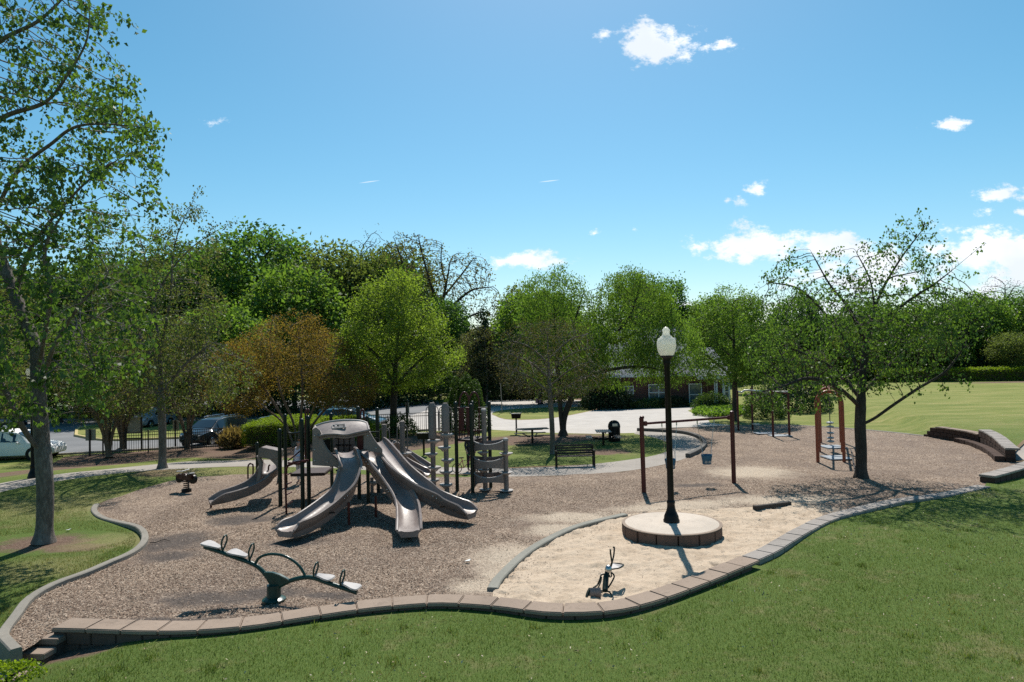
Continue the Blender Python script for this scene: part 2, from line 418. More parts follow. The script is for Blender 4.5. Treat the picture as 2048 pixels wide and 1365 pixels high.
for i, (nm, pl) in enumerate(REG):                       # sand and chips win over what they overlap
    if nm in ('sand',): who[inside(pl, C[:, 0], C[:, 1])] = i

# ------------------------------------------------------------------ ground materials
BARE, SANDY = [], []
def chips_material():
    t = NT('wood_chip_mulch')
    vo = t.n('ShaderNodeTexVoronoi'); vo.inputs['Scale'].default_value = 34; vo.inputs['Randomness'].default_value = 1.0
    wv = t.n('ShaderNodeVectorMath', operation='ADD'); t.l(t.pos(), wv.inputs[0])
    nv = t.n('ShaderNodeTexNoise'); nv.inputs['Scale'].default_value = 9; t.l(t.pos(), nv.inputs['Vector'])
    sc_ = t.n('ShaderNodeVectorMath', operation='SCALE'); t.l(nv.outputs['Color'], sc_.inputs[0]); sc_.inputs['Scale'].default_value = 0.07; t.l(sc_.outputs[0], wv.inputs[1]); t.l(wv.outputs[0], vo.inputs['Vector'])
    sx = t.n('ShaderNodeSeparateColor'); t.l(vo.outputs['Color'], sx.inputs[0])
    c = t.ramp(sx.outputs[0], [(0.0, (.065, .042, .032)), (0.3, (.185, .126, .089)), (0.6, (.295, .218, .162)), (1.0, (.48, .385, .30))])
    big = t.noise(0.5, 5, 0.6)
    c = t.mix(t.mapr(big, 0.35, 0.68, 0, .45), c, (.13, .095, .078))
    mid = t.noise(2.4, 5, 0.7); c = t.mix(t.mapr(mid, 0.52, 0.72, 0, .45), c, (.11, .075, .055))
    a, b, d, e, f_, g_ = GG(345, 1085), GG(420, 1195), GG(530, 1185), GG(480, 1040), GG(590, 1085), GG(440, 965)
    BARE[:] = [(a.x, a.y, 1.3, 1.5), (b.x, b.y, 1.7, .7), (d.x, d.y, 1.4, .55), (a.x + .6, a.y - 1.3, 1.0, .7), (e.x, e.y, 1.4, .8), (f_.x, f_.y, 1.0, .5), (GG(330, 1240).x, GG(330, 1240).y, 2.0, .22), (GG(650, 1190).x, GG(650, 1190).y, .9, .3), (GG(1390, 968).x, GG(1390, 968).y, 1.3, .7)]
    dirt = t.blob(BARE, .7, 1.6, .7)
    dn = t.noise(14, 6, .7)
    c = t.mix(t.math('MULTIPLY', dirt, .92), c, t.ramp(dn, [(.3, (.045, .036, .032)), (.7, (.13, .108, .096))]))
    sp = GG(1500, 945); sq = GG(1060, 1120); sr = GG(1160, 1040); ss = GG(1560, 1000); st = GG(960, 1170); su = GG(1400, 1010)
    SANDY[:] = [(GG(1120, 1060).x, GG(1120, 1060).y, 1.4, .9), (GG(1340, 1016).x, GG(1340, 1016).y, 2.6, .8), (GG(1600, 1020).x, GG(1600, 1020).y, 1.6, 1.0), (sp.x, sp.y, 2.2, 2.0), (sq.x - .3, sq.y + .2, 1.5, 1.6), (sr.x, sr.y + .3, 2.2, .9), (ss.x, ss.y, 2.6, 1.1), (st.x, st.y, .9, .8), (su.x, su.y + .2, 2.5, .7), (GG(1010, 1150).x, GG(1010, 1150).y, .9, .9)]
    sand = t.blob(SANDY, .7, 2.2, .45)
    c = t.mix(t.math('MULTIPLY', sand, t.mapr(t.noise(30, 4, .7), .3, .62, .35, .95)), c, (.52, .43, .33))
    bm = t.math('ADD', vo.outputs['Distance'], t.math('MULTIPLY', t.noise(60, 3), .6))
    return t.finish(c, .9, bm, .9, .03, .15)
def sand_material():
    t = NT('play_sand')
    a = t.noise(1.6, 6, .65); b = t.noise(11, 6, .7); f = t.noise(70, 4, .7)
    c = t.ramp(a, [(.3, (.37, .285, .205)), (.55, (.50, .40, .30)), (.75, (.40, .312, .228))])
    c = t.mix(t.mapr(b, .5, .7, 0, .75), c, (.30, .235, .18))
    c = t.mix(t.mapr(t.noise(42, 4, .85, None, (1, .5, 1)), .60, .68, 0, .7), c, (.14, .10, .07))
    return t.finish(c, .95, t.math('ADD', b, t.math('MULTIPLY', f, .5)), .55, .06, .1)
def lawn_material(name='lawn_turf'):
    t = NT(name)
    g = t.noise(0.45, 6, .65); m = t.noise(2.2, 6, .7); f = t.noise(38, 4, .75, None, (1, .45, 1)); ff = t.noise(160, 3, .7)
    near = t.ramp(t.math('ADD', t.math('MULTIPLY', f, .6), t.math('MULTIPLY', ff, .4)), [(.28, (.034, .06, .012)), (.5, (.085, .132, .028)), (.72, (.17, .205, .06))])
    dry = t.ramp(f, [(.3, (.13, .105, .05)), (.7, (.30, .25, .13))])
    c = t.mix(t.mapr(t.math('ADD', t.math('MULTIPLY', g, .6), t.math('MULTIPLY', m, .4)), .5, .64, 0, .55), near, dry)
    sx = t.n('ShaderNodeSeparateXYZ'); t.l(t.pos(), sx.inputs[0])
    far = t.mapr(sx.outputs[1], 22, 45)
    fc = t.ramp(t.noise(.55, 8, .78, None, (.35, 1.8, 1)), [(.36, (.125, .155, .036)), (.5, (.195, .21, .058)), (.64, (.30, .265, .105))])
    c = t.mix(t.math('MULTIPLY', far, .85), c, fc)
    tr_ = GG(88, 1085); tb = GG(150, 1095); tc = GG(1130, 876); td = GG(1060, 880); te = GG(330, 945); tf = GG(40, 1320, h_lawn); tg = GG(130, 1310, h_lawn); th = GG(1210, 905); ti = GG(1900, 769); tj = GG(2030, 774)
    brown = t.blob([(tr_.x, tr_.y, 1.5, 1.0), (tb.x, tb.y, 1.2, .5), (tc.x, tc.y, 4.0, 2.5), (td.x, td.y, 4.5, 3.0), (te.x, te.y, 1.6, 1.5), (tf.x, tf.y, 1.5, .7), (tg.x, tg.y, 1.3, .40), (th.x, th.y, 1.5, 1.2), (tj.x, tj.y, 8, 1.6)], .5, 2.2, .55)
    bc = t.ramp(t.noise(26, 5, .75), [(.3, (.06, .036, .026)), (.5, (.145, .095, .07)), (.72, (.27, .20, .155))])
    c = t.mix(brown, c, bc)
    lf = GG(120, 1010); lg = GG(230, 1085); lh = GG(60, 1140)
    tan_ = t.blob([(lf.x, lf.y, 5, 4), (lg.x, lg.y, 2.0, 1.6), (lh.x, lh.y, 3, 1.6), (GG(440, 942).x, GG(440, 942).y, 6, 1.6)], .9, 1.2, .7)
    c = t.mix(t.math('MULTIPLY', tan_, .62), c, t.ramp(f, [(.3, (.15, .13, .05)), (.7, (.33, .29, .145))]))
    specks = t.mapr(t.noise(30, 2, .5), .74, .78, 0, .6)
    c = t.mix(specks, c, (.42, .37, .25))
    return t.finish(c, .9, t.math('ADD', f, ff), .7, .03, .1)
def concrete_material(name, c, stain=.3):
    t = NT(name); a = t.noise(.7, 6, .65); b = t.noise(9, 6, .7); f = t.noise(120, 3, .7)
    x = t.ramp(a, [(.3, tuple(q * .84 for q in c)), (.7, tuple(q * 1.08 for q in c))])
    x = t.mix(t.mapr(b, .52, .75, 0, stain), x, tuple(q * .6 for q in c))
    x = t.mix(t.mapr(f, .55, .7, 0, .5), x, tuple(q * .6 for q in c)); x = t.mix(t.mapr(t.noise(3.1, 7, .75), .56, .66, 0, .45), x, tuple(q * .55 for q in c))
    return t.finish(x, .9, t.math('ADD', f, b), .5, .012, .2)
def asphalt_material():
    t = NT('asphalt'); a = t.noise(.35, 5, .6); b = t.noise(90, 3, .7)
    x = t.ramp(t.math('ADD', t.math('MULTIPLY', a, .6), t.math('MULTIPLY', b, .4)), [(.3, (.10, .105, .11)), (.7, (.19, .19, .195))])
    return t.finish(x, .85, b, .3, .01, .3)
def mulch_material():
    t = NT('bark_mulch'); b = t.noise(24, 5, .75); a = t.noise(1.2, 5, .65)
    x = t.ramp(b, [(.3, (.05, .032, .024)), (.5, (.13, .085, .064)), (.72, (.25, .18, .14))])
    x = t.mix(t.mapr(a, .45, .65, 0, .4), x, (.16, .125, .07))
    return t.finish(x, .95, b, .8, .03, .1)
M = {}
M['chips'] = chips_material(); M['sand'] = sand_material(); M['lawn'] = lawn_material(); M['path'] = concrete_material('path_concrete', (.30, .27, .24))
M['plaza'] = concrete_material('drive_concrete', (.43, .40, .37), .25); M['asphalt'] = asphalt_material(); M['mulch'] = mulch_material()
M['kerb'] = concrete_material('kerb_concrete', (.235, .215, .185), .6); M['cap'] = concrete_material('cap_stone', (.28, .215, .168), .6); M['cap_grey'] = concrete_material('grey_cap_stone', (.285, .255, .23), .55)
M['shaded_block'] = concrete_material('shaded_wall_block', (.075, .048, .038), .5); M['block'] = concrete_material('brown_block', (.14, .092, .072), .6)  # right walls get a darker copy of the block, backlit shade put into its colour

def ground(idx, name, hf, mat, sub=0, disp=None):
    if isinstance(idx, int): F = F2[who == idx]
    else: F = F2[np.isin(who, idx)]
    used, inv = np.unique(F.ravel(), return_inverse=True)
    X = V2[used]; z = np.array([hf(x, y) for x, y in X])
    V = np.column_stack([X, z]); F = inv.reshape(-1, 3)
    if sub:
        me = np_mesh(name, V, F); bm = bmesh.new(); bm.from_mesh(me)
        for _ in range(sub): bmesh.ops.subdivide_edges(bm, edges=bm.edges, cuts=1, use_grid_fill=True)
        bmesh.ops.triangulate(bm, faces=bm.faces)
        for v in bm.verts:
            v.co.z = hf(v.co.x, v.co.y)
            if disp and not v.is_boundary: v.co.z += disp(v.co)
        for f in bm.faces: f.smooth = True
        bm.to_mesh(me); bm.free()
    else: me = np_mesh(name, V, F, True)
    return tag(link(name, me, mat), kind='structure')
from mathutils import noise as mn
def sand_disp(p):
    q = Vector((p.x, p.y, 0))
    z = 0.045 * mn.noise(q * 1.3) + 0.03 * mn.noise(q * 3.6) + 0.02 * mn.noise(q * 8.0)
    return z - 0.10 * max(0.0, mn.noise(q * 4.4 + Vector((9, 3, 0))) - 0.22) - .06 * max(0.0, mn.noise(q * 8.5 + Vector((2, 7, 0))) - 0.3)
RI = {nm: i for i, (nm, _) in enumerate(REG)}
h_plain = h_base
ground([-1], 'lawn', h_lawn, M['lawn'])
ground(RI['wood_chips'], 'playground_ground', h_chips, M['chips'], 1, lambda p: .018 * mn.noise(Vector((p.x * 2.2, p.y * 2.2, 0))) + .012 * mn.noise(Vector((p.x * 6, p.y * 6, 3))))
ground(RI['sand'], 'sandpit', lambda x, y: h_base(x, y) + .01, M['sand'], 3, sand_disp)
ground(RI['island'], 'drive_island_lawn', lambda x, y: h_base(x, y) + .03, M['lawn'])
ground(RI['lot_island'], 'car_park_island_lawn', lambda x, y: h_base(x, y) + .13, M['lawn'])
ground(RI['path'], 'path', h_base, M['path'])
ground(RI['side_path'], 'side_path', lambda x, y: h_base(x, y) + .3 * sm(19.6, 22, x), M['path'])
ground(RI['plaza'], 'driveway', h_base, M['plaza'])
ground(RI['asphalt'], 'car_park_asphalt', h_base, M['asphalt'])
ground([RI['mulch_bed'], RI['house_bed'], RI['ivy']], 'mulch_ground', lambda x, y: h_base(x, y) + .02, M['mulch'])

# kerbs along a line of ground points
def ribbon(line, w, z0, z1, hf=h_base, closed=False):
    mb = MB(); secs = []; n = len(line)
    for i, (x, y) in enumerate(line):
        a = Vector(line[(i - 1) % n if closed else max(i - 1, 0)]); b = Vector(line[(i + 1) % n if closed else min(i + 1, n - 1)])
        t = (b - a).normalized(); s = Vector((-t.y, t.x)); h = hf(x, y)
        l, r = Vector((x, y)) + s * w / 2, Vector((x, y)) - s * w / 2
        e = .02; li, ri = Vector((x, y)) + s * (w / 2 - e), Vector((x, y)) - s * (w / 2 - e)
        secs.append([(l.x, l.y, h + z0), (l.x, l.y, h + z1 - e), (li.x, li.y, h + z1), (ri.x, ri.y, h + z1), (r.x, r.y, h + z1 - e), (r.x, r.y, h + z0)])
    if closed: secs.append(secs[0])
    return mb.loft(secs, True, not closed)
def kerb(name, line, w, z0, z1, mat, hf=h_base, closed=False):
    return tag(ribbon(line, w, z0, z1, hf, closed).build(name, mat, None, 40), kind='structure')
kerb('kerb', left_kerb[:46], .17, -.22, .10, M['kerb'], h_chips)
kerb('kerb', far_edge + right_wall[:2], .22, -.3, .035, M['kerb'])
edge_t = concrete_material('rubber_edging', (.26, .25, .235), .4)
sp_ = smooth2(poly([(985, 1182), (1000, 1158), (1048, 1112), (1100, 1080), (1160, 1054), (1250, 1032)]), 5)
kerb('kerb', sp_, .22, -.2, .065, concrete_material('sandpit_edging', (.24, .232, .20), .55))
kerb('kerb', back_edge[40:], .20, -.2, .17, simple('dark_edging', (.09, .085, .08), .9))
kerb('kerb', lotisl_poly[:-1], .22, -.1, .15, simple('yellow_kerb_paint', (.42, .33, .14), .8, .35), h_base, True)
lot_edge = smooth2(poly([(0, 918), (200, 906), (330, 899), (480, 893), (620, 882), (740, 869), (860, 862)]), 3)
kerb('kerb', lot_edge, .2, -.2, .12, M['path'])
kerb('kerb', smooth2(poly([(-100, 812), (150, 806), (400, 799), (700, 796), (860, 797)]), 3), .25, -.2, .14, M['path'])

# ------------------------------------------------------------------ walls of separate stones
def resample(line, step):
    pts = [Vector(p) for p in line]; d = [0]
    for a, b in zip(pts, pts[1:]): d.append(d[-1] + (b - a).length)
    T = d[-1]; n = max(1, round(T / step)); out = []
    def at(s):
        for i in range(len(d) - 1):
            if s <= d[i + 1] + 1e-9:
                f = (s - d[i]) / max(1e-9, d[i + 1] - d[i]); p = pts[i].lerp(pts[i + 1], f)
                a = pts[max(i - 1, 0)]; b = pts[min(i + 2, len(pts) - 1)]
                return p, (b - a).normalized()
        return pts[-1], (pts[-1] - pts[-2]).normalized()
    return at, T, n
def stones(line, step, w, z0f, z1f, name, mat, parent, gap=.006, off=0.0, shift=0.0, jit=.005, bev=.016, ends=True):
    at, T, n = resample(line, step); made = []
    for i in range(n):
        s0, s1 = T * (i + shift) / n + gap, T * (i + 1 + shift) / n - gap
        s0, s1 = max(0, s0), min(T, s1)
        if s1 - s0 < .05: continue
        jz = random.uniform(-jit, jit); jo = random.uniform(-jit, jit); secs = []
        for k in range(3):
            p, t = at(s0 + (s1 - s0) * k / 2); sd = Vector((-t.y, t.x)); c = p + sd * (off + jo)
            l, r = c + sd * w / 2, c - sd * w / 2; a, b = z0f(p.x, p.y), z1f(p.x, p.y) + jz
            secs.append([(l.x, l.y, a), (l.x, l.y, b), (r.x, r.y, b), (r.x, r.y, a)])
        made.append(MB().loft(secs).build(name, mat, parent, 30, bev))
    return made
fw = empty('retaining_wall', (0, 0, 0), 'low front retaining wall with a winding row of pinkish concrete cap stones', 'wall')
WT = .13
stones(front_wall, .64, .46, lambda x, y: WT - .075, lambda x, y: WT, 'cap_stone', M['cap'], fw)
stones(front_wall, .47, .36, lambda x, y: -.16, lambda x, y: WT - .078, 'block', M['block'], fw, shift=.5)
lower = [p for p in front_wall if p[0] < -3.6]
stones(lower, .47, .35, lambda x, y: -.38, lambda x, y: -.163, 'block', M['block'], fw)
lower2 = [p for p in front_wall if p[0] < -5.5]
stones(lower2, .47, .34, lambda x, y: -.62, lambda x, y: -.383, 'block', M['block'], fw, shift=.5)
# stepped end at the lower left
e0 = Vector(front_wall[-1]); e1 = Vector(wall_end[-1]); et = (e1 - e0).normalized(); es = Vector((-et.y, et.x))
for i, (a, b, zt) in enumerate(((.05, .36, .0), (.37, .66, -.12), (.67, 1.25, -.26))):
    c = e0 + et * (a + b) / 2
    rz = math.atan2(et.y, et.x)
    MB().box((c.x, c.y, zt - .05), (b - a, .44, .10), rz).build('cap_stone', M['cap'], fw, None, .01)
    MB().box((c.x, c.y, zt - .50), (b - a - .004, .40, .79), rz).build('block', M['block'], fw, None, .01)
# flush kerb stones from the wall to the right
fk = empty('stone_kerb', (0, 0, 0), 'flush grey stone edging curving along the lawn from the lamp pedestal to the right wall', 'kerb')
stones(front_kerb, .62, .42, lambda x, y: -.2, lambda x, y: .075, 'paver', M['cap_grey'], fk)
# wall round the right end
rw = empty('retaining_wall', (0, 0, 0), 'curved brown block wall with a pale cap round the right end of the play area', 'wall')
nA = int(len(right_wall) * .58)
A_, B_ = right_wall[:nA + 1], right_wall[nA:]
hB = lambda x, y: .46 + .24 * sm(27.5, 31.5, y)
for k in range(3):
    z0 = -.06 + k * .185
    stones(A_[k // 2:], .42, .34, lambda x, y, z=z0: z, lambda x, y, z=z0: z + .181, 'block', M['shaded_block'], rw, shift=.5 * (k % 2), jit=.006)
    stones(B_, .42, .34, lambda x, y, k=k: -.06 + (hB(x, y) + .06) * k / 3, lambda x, y, k=k: -.064 + (hB(x, y) + .06) * (k + 1) / 3, 'block', M['shaded_block'], rw, shift=.5 * (k % 2), jit=.006)
stones(A_[2:], .6, .44, lambda x, y: .498, lambda x, y: .57, 'cap_stone', M['cap'], rw)
stones(B_, .6, .5, lambda x, y: hB(x, y), lambda x, y: hB(x, y) + .075, 'cap_stone', M['cap_grey'], rw, off=.08)
stones(right_wall[nA - 3:], .5, .34, lambda x, y: -.06, lambda x, y: .20, 'ledge_stone', M['shaded_block'], rw, off=-.36)
rn = empty('retaining_wall', (0, 0, 0), 'short dark low wall end with a shaded cap beside the flush stone kerb', 'wall')
stones(near_wall, .45, .44, lambda x, y: -.25, lambda x, y: .19, 'block', M['shaded_block'], rn)
stones(near_wall, .6, .5, lambda x, y: .192, lambda x, y: .265, 'cap_stone', M['cap_grey'], rn)
# ------------------------------------------------------------------ play equipment materials
def plastic():
    t = NT('tan_plastic'); v = t.pos(); a = t.noise(1.7, 6, .65, v); b = t.noise(9, 7, .75, v); f = t.noise(120, 3, .7, v); sc = t.noise(6, 8, .8, v, (1, 1, 5))
    c = t.ramp(a, [(.3, (.165, .128, .112)), (.7, (.225, .182, .165))])
    c = t.mix(t.mapr(b, .54, .70, 0, .5), c, (.115, .09, .08)); c = t.mix(t.mapr(sc, .58, .68, 0, .4), c, (.30, .265, .25)); c = t.mix(t.mapr(f, .58, .7, 0, .25), c, (.12, .095, .085))
    return t.finish(c, t.mapr(b, .35, .65, .34, .56), t.math('ADD', f, b), .12, .006, .45)
tan = plastic()
tan_top = simple('pale_plastic', (.31, .285, .27), .4, .12, 3, .05, .4)
green = simple('dark_green_paint', (.004, .013, .009), .38, .3, 5, .05, .28)
red = simple('maroon_paint', (.07, .010, .009), .42, .3, 5, .05, .35)
rust = simple('red_brown_paint', (.27, .062, .03), .45, .25, 5, .05, .4)
black = simple('black_paint', (.005, .005, .0055), .4, .3, 6, .05, .22)
steel = simple('bare_steel', (.45, .45, .45), .35, .2, 6, .05, .5, 1.0)
deckm = simple('deck_coating', (.035, .018, .017), .6, .2, 4, .1, .3)
rubber = simple('wear_mat_rubber', (.26, .28, .30), .85, .3, 3, .3, .2)

# ------------------------------------------------------------------ main play structure (one bolted thing)
ps = wempty('play_structure', (-5.6, 21.3, 0), 'tan and dark green playground structure with a hooded triple slide', 'play structure')
def post(parent, px, py, top, mat=green, r=.062, z0=-.1, name='post'):
    g = GZ(px, py, 0); zt = P(top[0], top[1], g.y).z if isinstance(top, tuple) else top
    o = MB().tube([(g.x, g.y, z0), (g.x, g.y, zt - .03)], r, 12).build(name, mat, parent, 40)
    MB().lathe([(r * 1.12, 0), (r * 1.12, .05), (r * .8, .085), (r * .25, .10)], (g.x, g.y, zt - .03), 12).build('post_cap', mat, o, 40).location = (0, 0, 0)
    return g
# children of parts in a world-coordinate thing keep the part's frame
post(ps, 561, 1012.5, (556, 862)); post(ps, 606, 1026, (604, 842)); post(ps, 618.5, 1017, (617, 836))
post(ps, 664, 975, (662, 830)); post(ps, 719, 1000, (713, 817)); post(ps, 737, 1008, (732, 836), green, .055)
post(ps, 757, 985, (757, 819)); post(ps, 572, 975, (571, 832)); post(ps, 515, 957, (513, 888)); post(ps, 735, 962, (727, 838), red, .05)
for (px, py, z) in ((752, 1034, .6), (698, 1050, .62), (422, 1016, .3), (640, 1046, .4)):
    g = GZ(px, py, 0); MB().tube([(g.x, g.y, -.1), (g.x, g.y, z)], .035, 10).build('support_leg', red, ps, 40)
# decks
def deck(parent, cx, cy_, w, d, z, rz=0.0):
    mb = MB(); mb.box((cx, cy_, z - .05), (w, d, .10), rz); o = mb.build('deck', deckm, parent, None, .015); return o
deck(ps, -5.15, 21.5, 1.75, 1.7, 1.58, .06); deck(ps, -6.75, 22.8, 1.1, 1.2, .95, .05); deck(ps, -4.7, 23.4, 1.6, 1.9, 1.2, .06)
# slides: a trough swept along a line of points
def trough(name, pts, w, wall, parent, mat=tan, thick=.035, flare=.06, sub=6, lip=True, walls=None):
    c = catmull(pts, sub); secs = []; m = len(c)
    for i, p in enumerate(c):
        t = (c[min(i + 1, m - 1)] - c[max(i - 1, 0)]).normalized(); s = t.cross(Vector((0, 0, 1))).normalized(); n = s.cross(t).normalized()
        f = i / (m - 1); hw = wall * (1.0 if f < .86 else 1.0 - .75 * ((f - .86) / .14) ** 1.5) * (1.0 if f > .04 else .75 + 6 * f)
        hl = hr = hw
        if walls: hl *= walls[0]; hr *= walls[1]
        pr = [(-w / 2 - flare - thick * 1.3, hl), (-w / 2 - flare - thick * .4, hl + thick * .7), (-w / 2 - flare + thick * .5, hl + thick * .4), (-w / 2 - flare * .5, hl * .5), (-w / 2 + .04, .03), (-w / 2 + .12, .004), (0, 0),
              (w / 2 - .12, .004), (w / 2 - .04, .03), (w / 2 + flare * .5, hr * .5), (w / 2 + flare - thick * .5, hr + thick * .4), (w / 2 + flare + thick * .4, hr + thick * .7), (w / 2 + flare + thick * 1.3, hr),
              (w / 2 + thick, -.03), (w / 2 - .02, -.055), (0, -.06), (-w / 2 + .02, -.055), (-w / 2 - thick, -.03)]
        secs.append([p + s * a + n * b for a, b in pr])
    mb = MB().loft(secs)
    if lip:                                    # rounded run-out
        p, t = c[-1], (c[-1] - c[-2]).normalized()
    return mb.build(name, mat, parent, 50)
lanes = [[(690, 906, 1.72), (697, 924, 1.60), (700, 948, 1.3), (690, 982, .9), (663, 1010, .62), (616, 1044, .36), (585, 1058, .27), (569, 1064, .26)],
         [(728, 903, 1.75), (740, 917, 1.62), (757, 938, 1.35), (784, 969, .98), (804, 996, .7), (815, 1022, .45), (818, 1046, .30), (818, 1064, .26)],
         [(750, 886, 1.84), (770, 909, 1.62), (801, 946, 1.25), (845, 981, .85), (885, 1005, .52), (919, 1019, .34), (944, 1027, .26)]]
for ln in lanes: trough('slide', [GZ(*q) for q in ln], .46, .20, ps)
for (px, py, y, w) in ((677, 941, 19.95, .16), (757, 951, 19.85, .12), (663, 1026, 18.3, .18), (789, 990, 19.2, .12), (885, 1014, 18.75, .14)):
    p = P(px, py, y); MB().box(p, (w, .012, .045), .3).build('warning_label', black, ps)
for ln in lanes:
    c = catmull([GZ(*q) for q in ln], 6)
    for k in (9, 21):
        p, t_ = c[k], (c[k + 1] - c[k - 1]).normalized(); s_ = t_.cross(Vector((0, 0, 1))).normalized(); n_ = s_.cross(t_).normalized()
        for q in (-1, 1):
            for e in (0, .12): MB().lathe([(.018, -.006), (.018, .004), (.008, .008)], p + t_ * e + s_ * q * .33 + n_ * .10, 8, Matrix.Rotation(R(90), 3, 'X')).build('bolt', steel, ps)
for (px, py) in ((629, 872), (629, 900), (629, 922), (655, 925), (735, 872), (752, 897)): MB().lathe([(.022, -.008), (.022, .006), (.01, .012)], P(px, py, 20.435), 8, Matrix.Rotation(R(90), 3, 'X')).build('bolt', steel, ps)
# undersides: long moulded keels
for ln in lanes:
    c = catmull([GZ(*q) for q in ln], 4); secs = []
    for i, p in enumerate(c):
        t = (c[min(i + 1, len(c) - 1)] - c[max(i - 1, 0)]).normalized(); s = t.cross(Vector((0, 0, 1))).normalized()
        f = i / (len(c) - 1); dz = .10 + .10 * math.sin(math.pi * f); w = .25
        secs.append([p + s * -w + Vector((0, 0, -.04)), p + s * w + Vector((0, 0, -.04)), p + s * w * .8 + Vector((0, 0, -.04 - dz)), p - s * w * .8 + Vector((0, 0, -.04 - dz))])
    MB().loft(secs).build('slide_keel', tan, ps, 50)
# hood over the three slides
def flat(name, px_pts, y, depth, mat, parent, dirv=(0, 1, 0), bevel=.015):
    return MB().prism([P(a, b, y) for a, b in px_pts], Vector(dirv) * depth).build(name, mat, parent, 35, bevel)
hl = [(624.5, 931), (624.5, 859), (632, 855), (640, 862), (644, 874), (647, 884), (652, 895), (660, 906), (669, 914), (677, 923), (681, 931), (682, 940), (668, 934)]
hr_ = [(727, 862), (733, 858), (740, 866), (747, 878), (755, 889), (764, 899), (764, 907), (748, 905), (736, 902), (727, 897)]
flat('hood_side', hl, 20.45, .09, tan, ps); flat('hood_side', hr_, 20.5, .09, tan, ps)
a, b, c_, d = P(624.5, 931, 20.56), P(624.5, 859, 20.56), P(629, 851, 21.25), P(629, 921, 21.25)
MB().prism([a, b, c_, d], (.05, 0, 0)).build('hood_side', tan, ps, 35, .01)
a, b, c_, d = P(741, 868, 20.6), P(741, 905, 20.6), P(738, 898, 21.25), P(738, 850, 21.25)
MB().prism([a, b, c_, d], (-.05, 0, 0)).build('hood_side', tan, ps, 35, .01)
bk = catmull([P(*q, 21.15) for q in ((630, 853), (645, 847.5), (664, 843.5), (690, 841), (718, 842), (733, 846))], 4)
ft = catmull([P(*q, 20.42) for q in ((637, 873), (651, 870), (669, 869), (692, 870.5), (714, 866), (738, 861))], 4)
secs = []
for k in range(7):
    f = k / 6; row = [p.lerp(q, f) + Vector((0, 0, .03 * math.sin(math.pi * f))) for p, q in zip(bk, ft)]; secs.append(row)
secs.append([q + Vector((0, .02, -.05)) for q in ft])
top = MB().loft(secs, False, False)
top.loft([[p - Vector((0, 0, .06)) for p in r] for r in secs[::-1]], False, False)
ht = top.build('hood_top', tan, ps, 60)
for line in (bk, ft): MB().tube(line, .035, 8).build('hood_rim', tan_top if line is bk else tan, ps, 60)
MB().tube([bk[0], ft[0]], .04, 8).build('hood_rim', tan, ps, 60); MB().tube([bk[-1], ft[-1]], .04, 8).build('hood_rim', tan, ps, 60)
# raised crest in the middle of the hood
em = MB(); mid = len(bk) // 2; random.seed(5)
ctr = bk[mid].lerp(ft[mid], .5); ux = (bk[mid + 2] - bk[mid - 2]).normalized(); uy = (bk[mid] - ft[mid]).normalized(); un = ux.cross(uy).normalized(); un = un if un.z > 0 else -un
for (a, b, w, h) in ((0, .10, .40, .03), (0, -.10, .40, .03), (-.2, 0, .03, .2), (.2, 0, .03, .2), (-.09, .02, .07, .09), (.06, .03, .12, .03), (.06, -.03, .12, .03), (-.04, .14, .12, .04), (.0, -.05, .25, .02)):
    Mx = Matrix((ux, uy, un)).transposed(); em.box(ctr + ux * a + uy * b + un * .045, (w, h, .035), 0, Mx)
em.build('hood_emblem', tan_top, ps, None, .004)
# back panel with ladder slots seen through the hood
pz = flat('ladder_panel', [(666, 903), (666, 872), (709, 871), (709, 904)], 22.3, .05, tan, ps)
for r_ in (876.5, 890.5):
    for q in range(5): flat('slot', [(671 + q * 6.6, r_ + 1.6), (671 + q * 6.6, r_ - 1.2), (675.6 + q * 6.6, r_ - 1.2), (675.6 + q * 6.6, r_ + 1.6)], 22.27, .05, black, ps, bevel=0)
for q in (676, 687, 698): flat('slot', [(q, 903), (q, 873), (q + 1.2, 873), (q + 1.2, 903)], 22.275, .04, black, ps, bevel=0)
flat('side_panel', [(715, 900), (715, 866), (726, 865), (726, 900)], 21.9, .05, red, ps)
flat('side_panel', [(648, 907), (648, 879), (660, 878), (660, 907)], 22.2, .05, black, ps)
# small curved slide on the left with its hood
trough('slide', [GZ(*q) for q in ((545, 930, 1.02), (540, 945, .93), (530, 961, .72), (506, 980, .49), (465, 996, .34), (420, 1006, .27))], .50, .25, ps)
yS = 22.3
flat('small_hood', [(515, 914), (517, 897), (522, 895), (557, 902), (557, 917), (540, 919.5)], yS - .1, .5, tan, ps)
flat('small_hood_leg', [(512, 912), (520, 915), (524, 926), (523, 945), (520, 960), (511, 968), (515, 948), (517, 930)], yS, .12, tan, ps)
flat('small_hood_leg', [(538, 918), (557, 915), (558, 962), (552, 972), (556, 945), (551, 931)], yS - .05, .12, tan, ps)
# maroon hand loops, arched ladder and bridge rails
def pipe(name, px_pts, y, r, mat, parent, n=5):
    return MB().tube(catmull([P(a, b, y) for a, b in px_pts], n), r, 8).build(name, mat, parent, 60)
pipe('hand_loop', [(496, 958), (496, 935), (499, 928.5), (503, 928), (506, 932), (506, 952)], 22.9, .028, red, ps)
pipe('hand_loop', [(521, 940), (523, 931), (521, 928), (517, 930)], 22.9, .028, red, ps)
pipe('hand_loop', [(537, 955), (537, 935), (540, 930)], 22.9, .028, red, ps)
for dy in (0, .42):
    pipe('ladder_rail', [(573, 1029), (571.5, 985), (571, 948), (576, 932), (588, 925.5), (602, 923), (612, 922)], 20.55 + dy, .032, red, ps)
for (a, b) in ((574, 1010), (573, 990), (572, 970), (572, 951), (578, 932), (590, 926), (601, 924)):
    p = P(a, b, 20.55); MB().tube([p, p + Vector((.02, .42, 0))], .022, 8).build('rung', red, ps, 60)
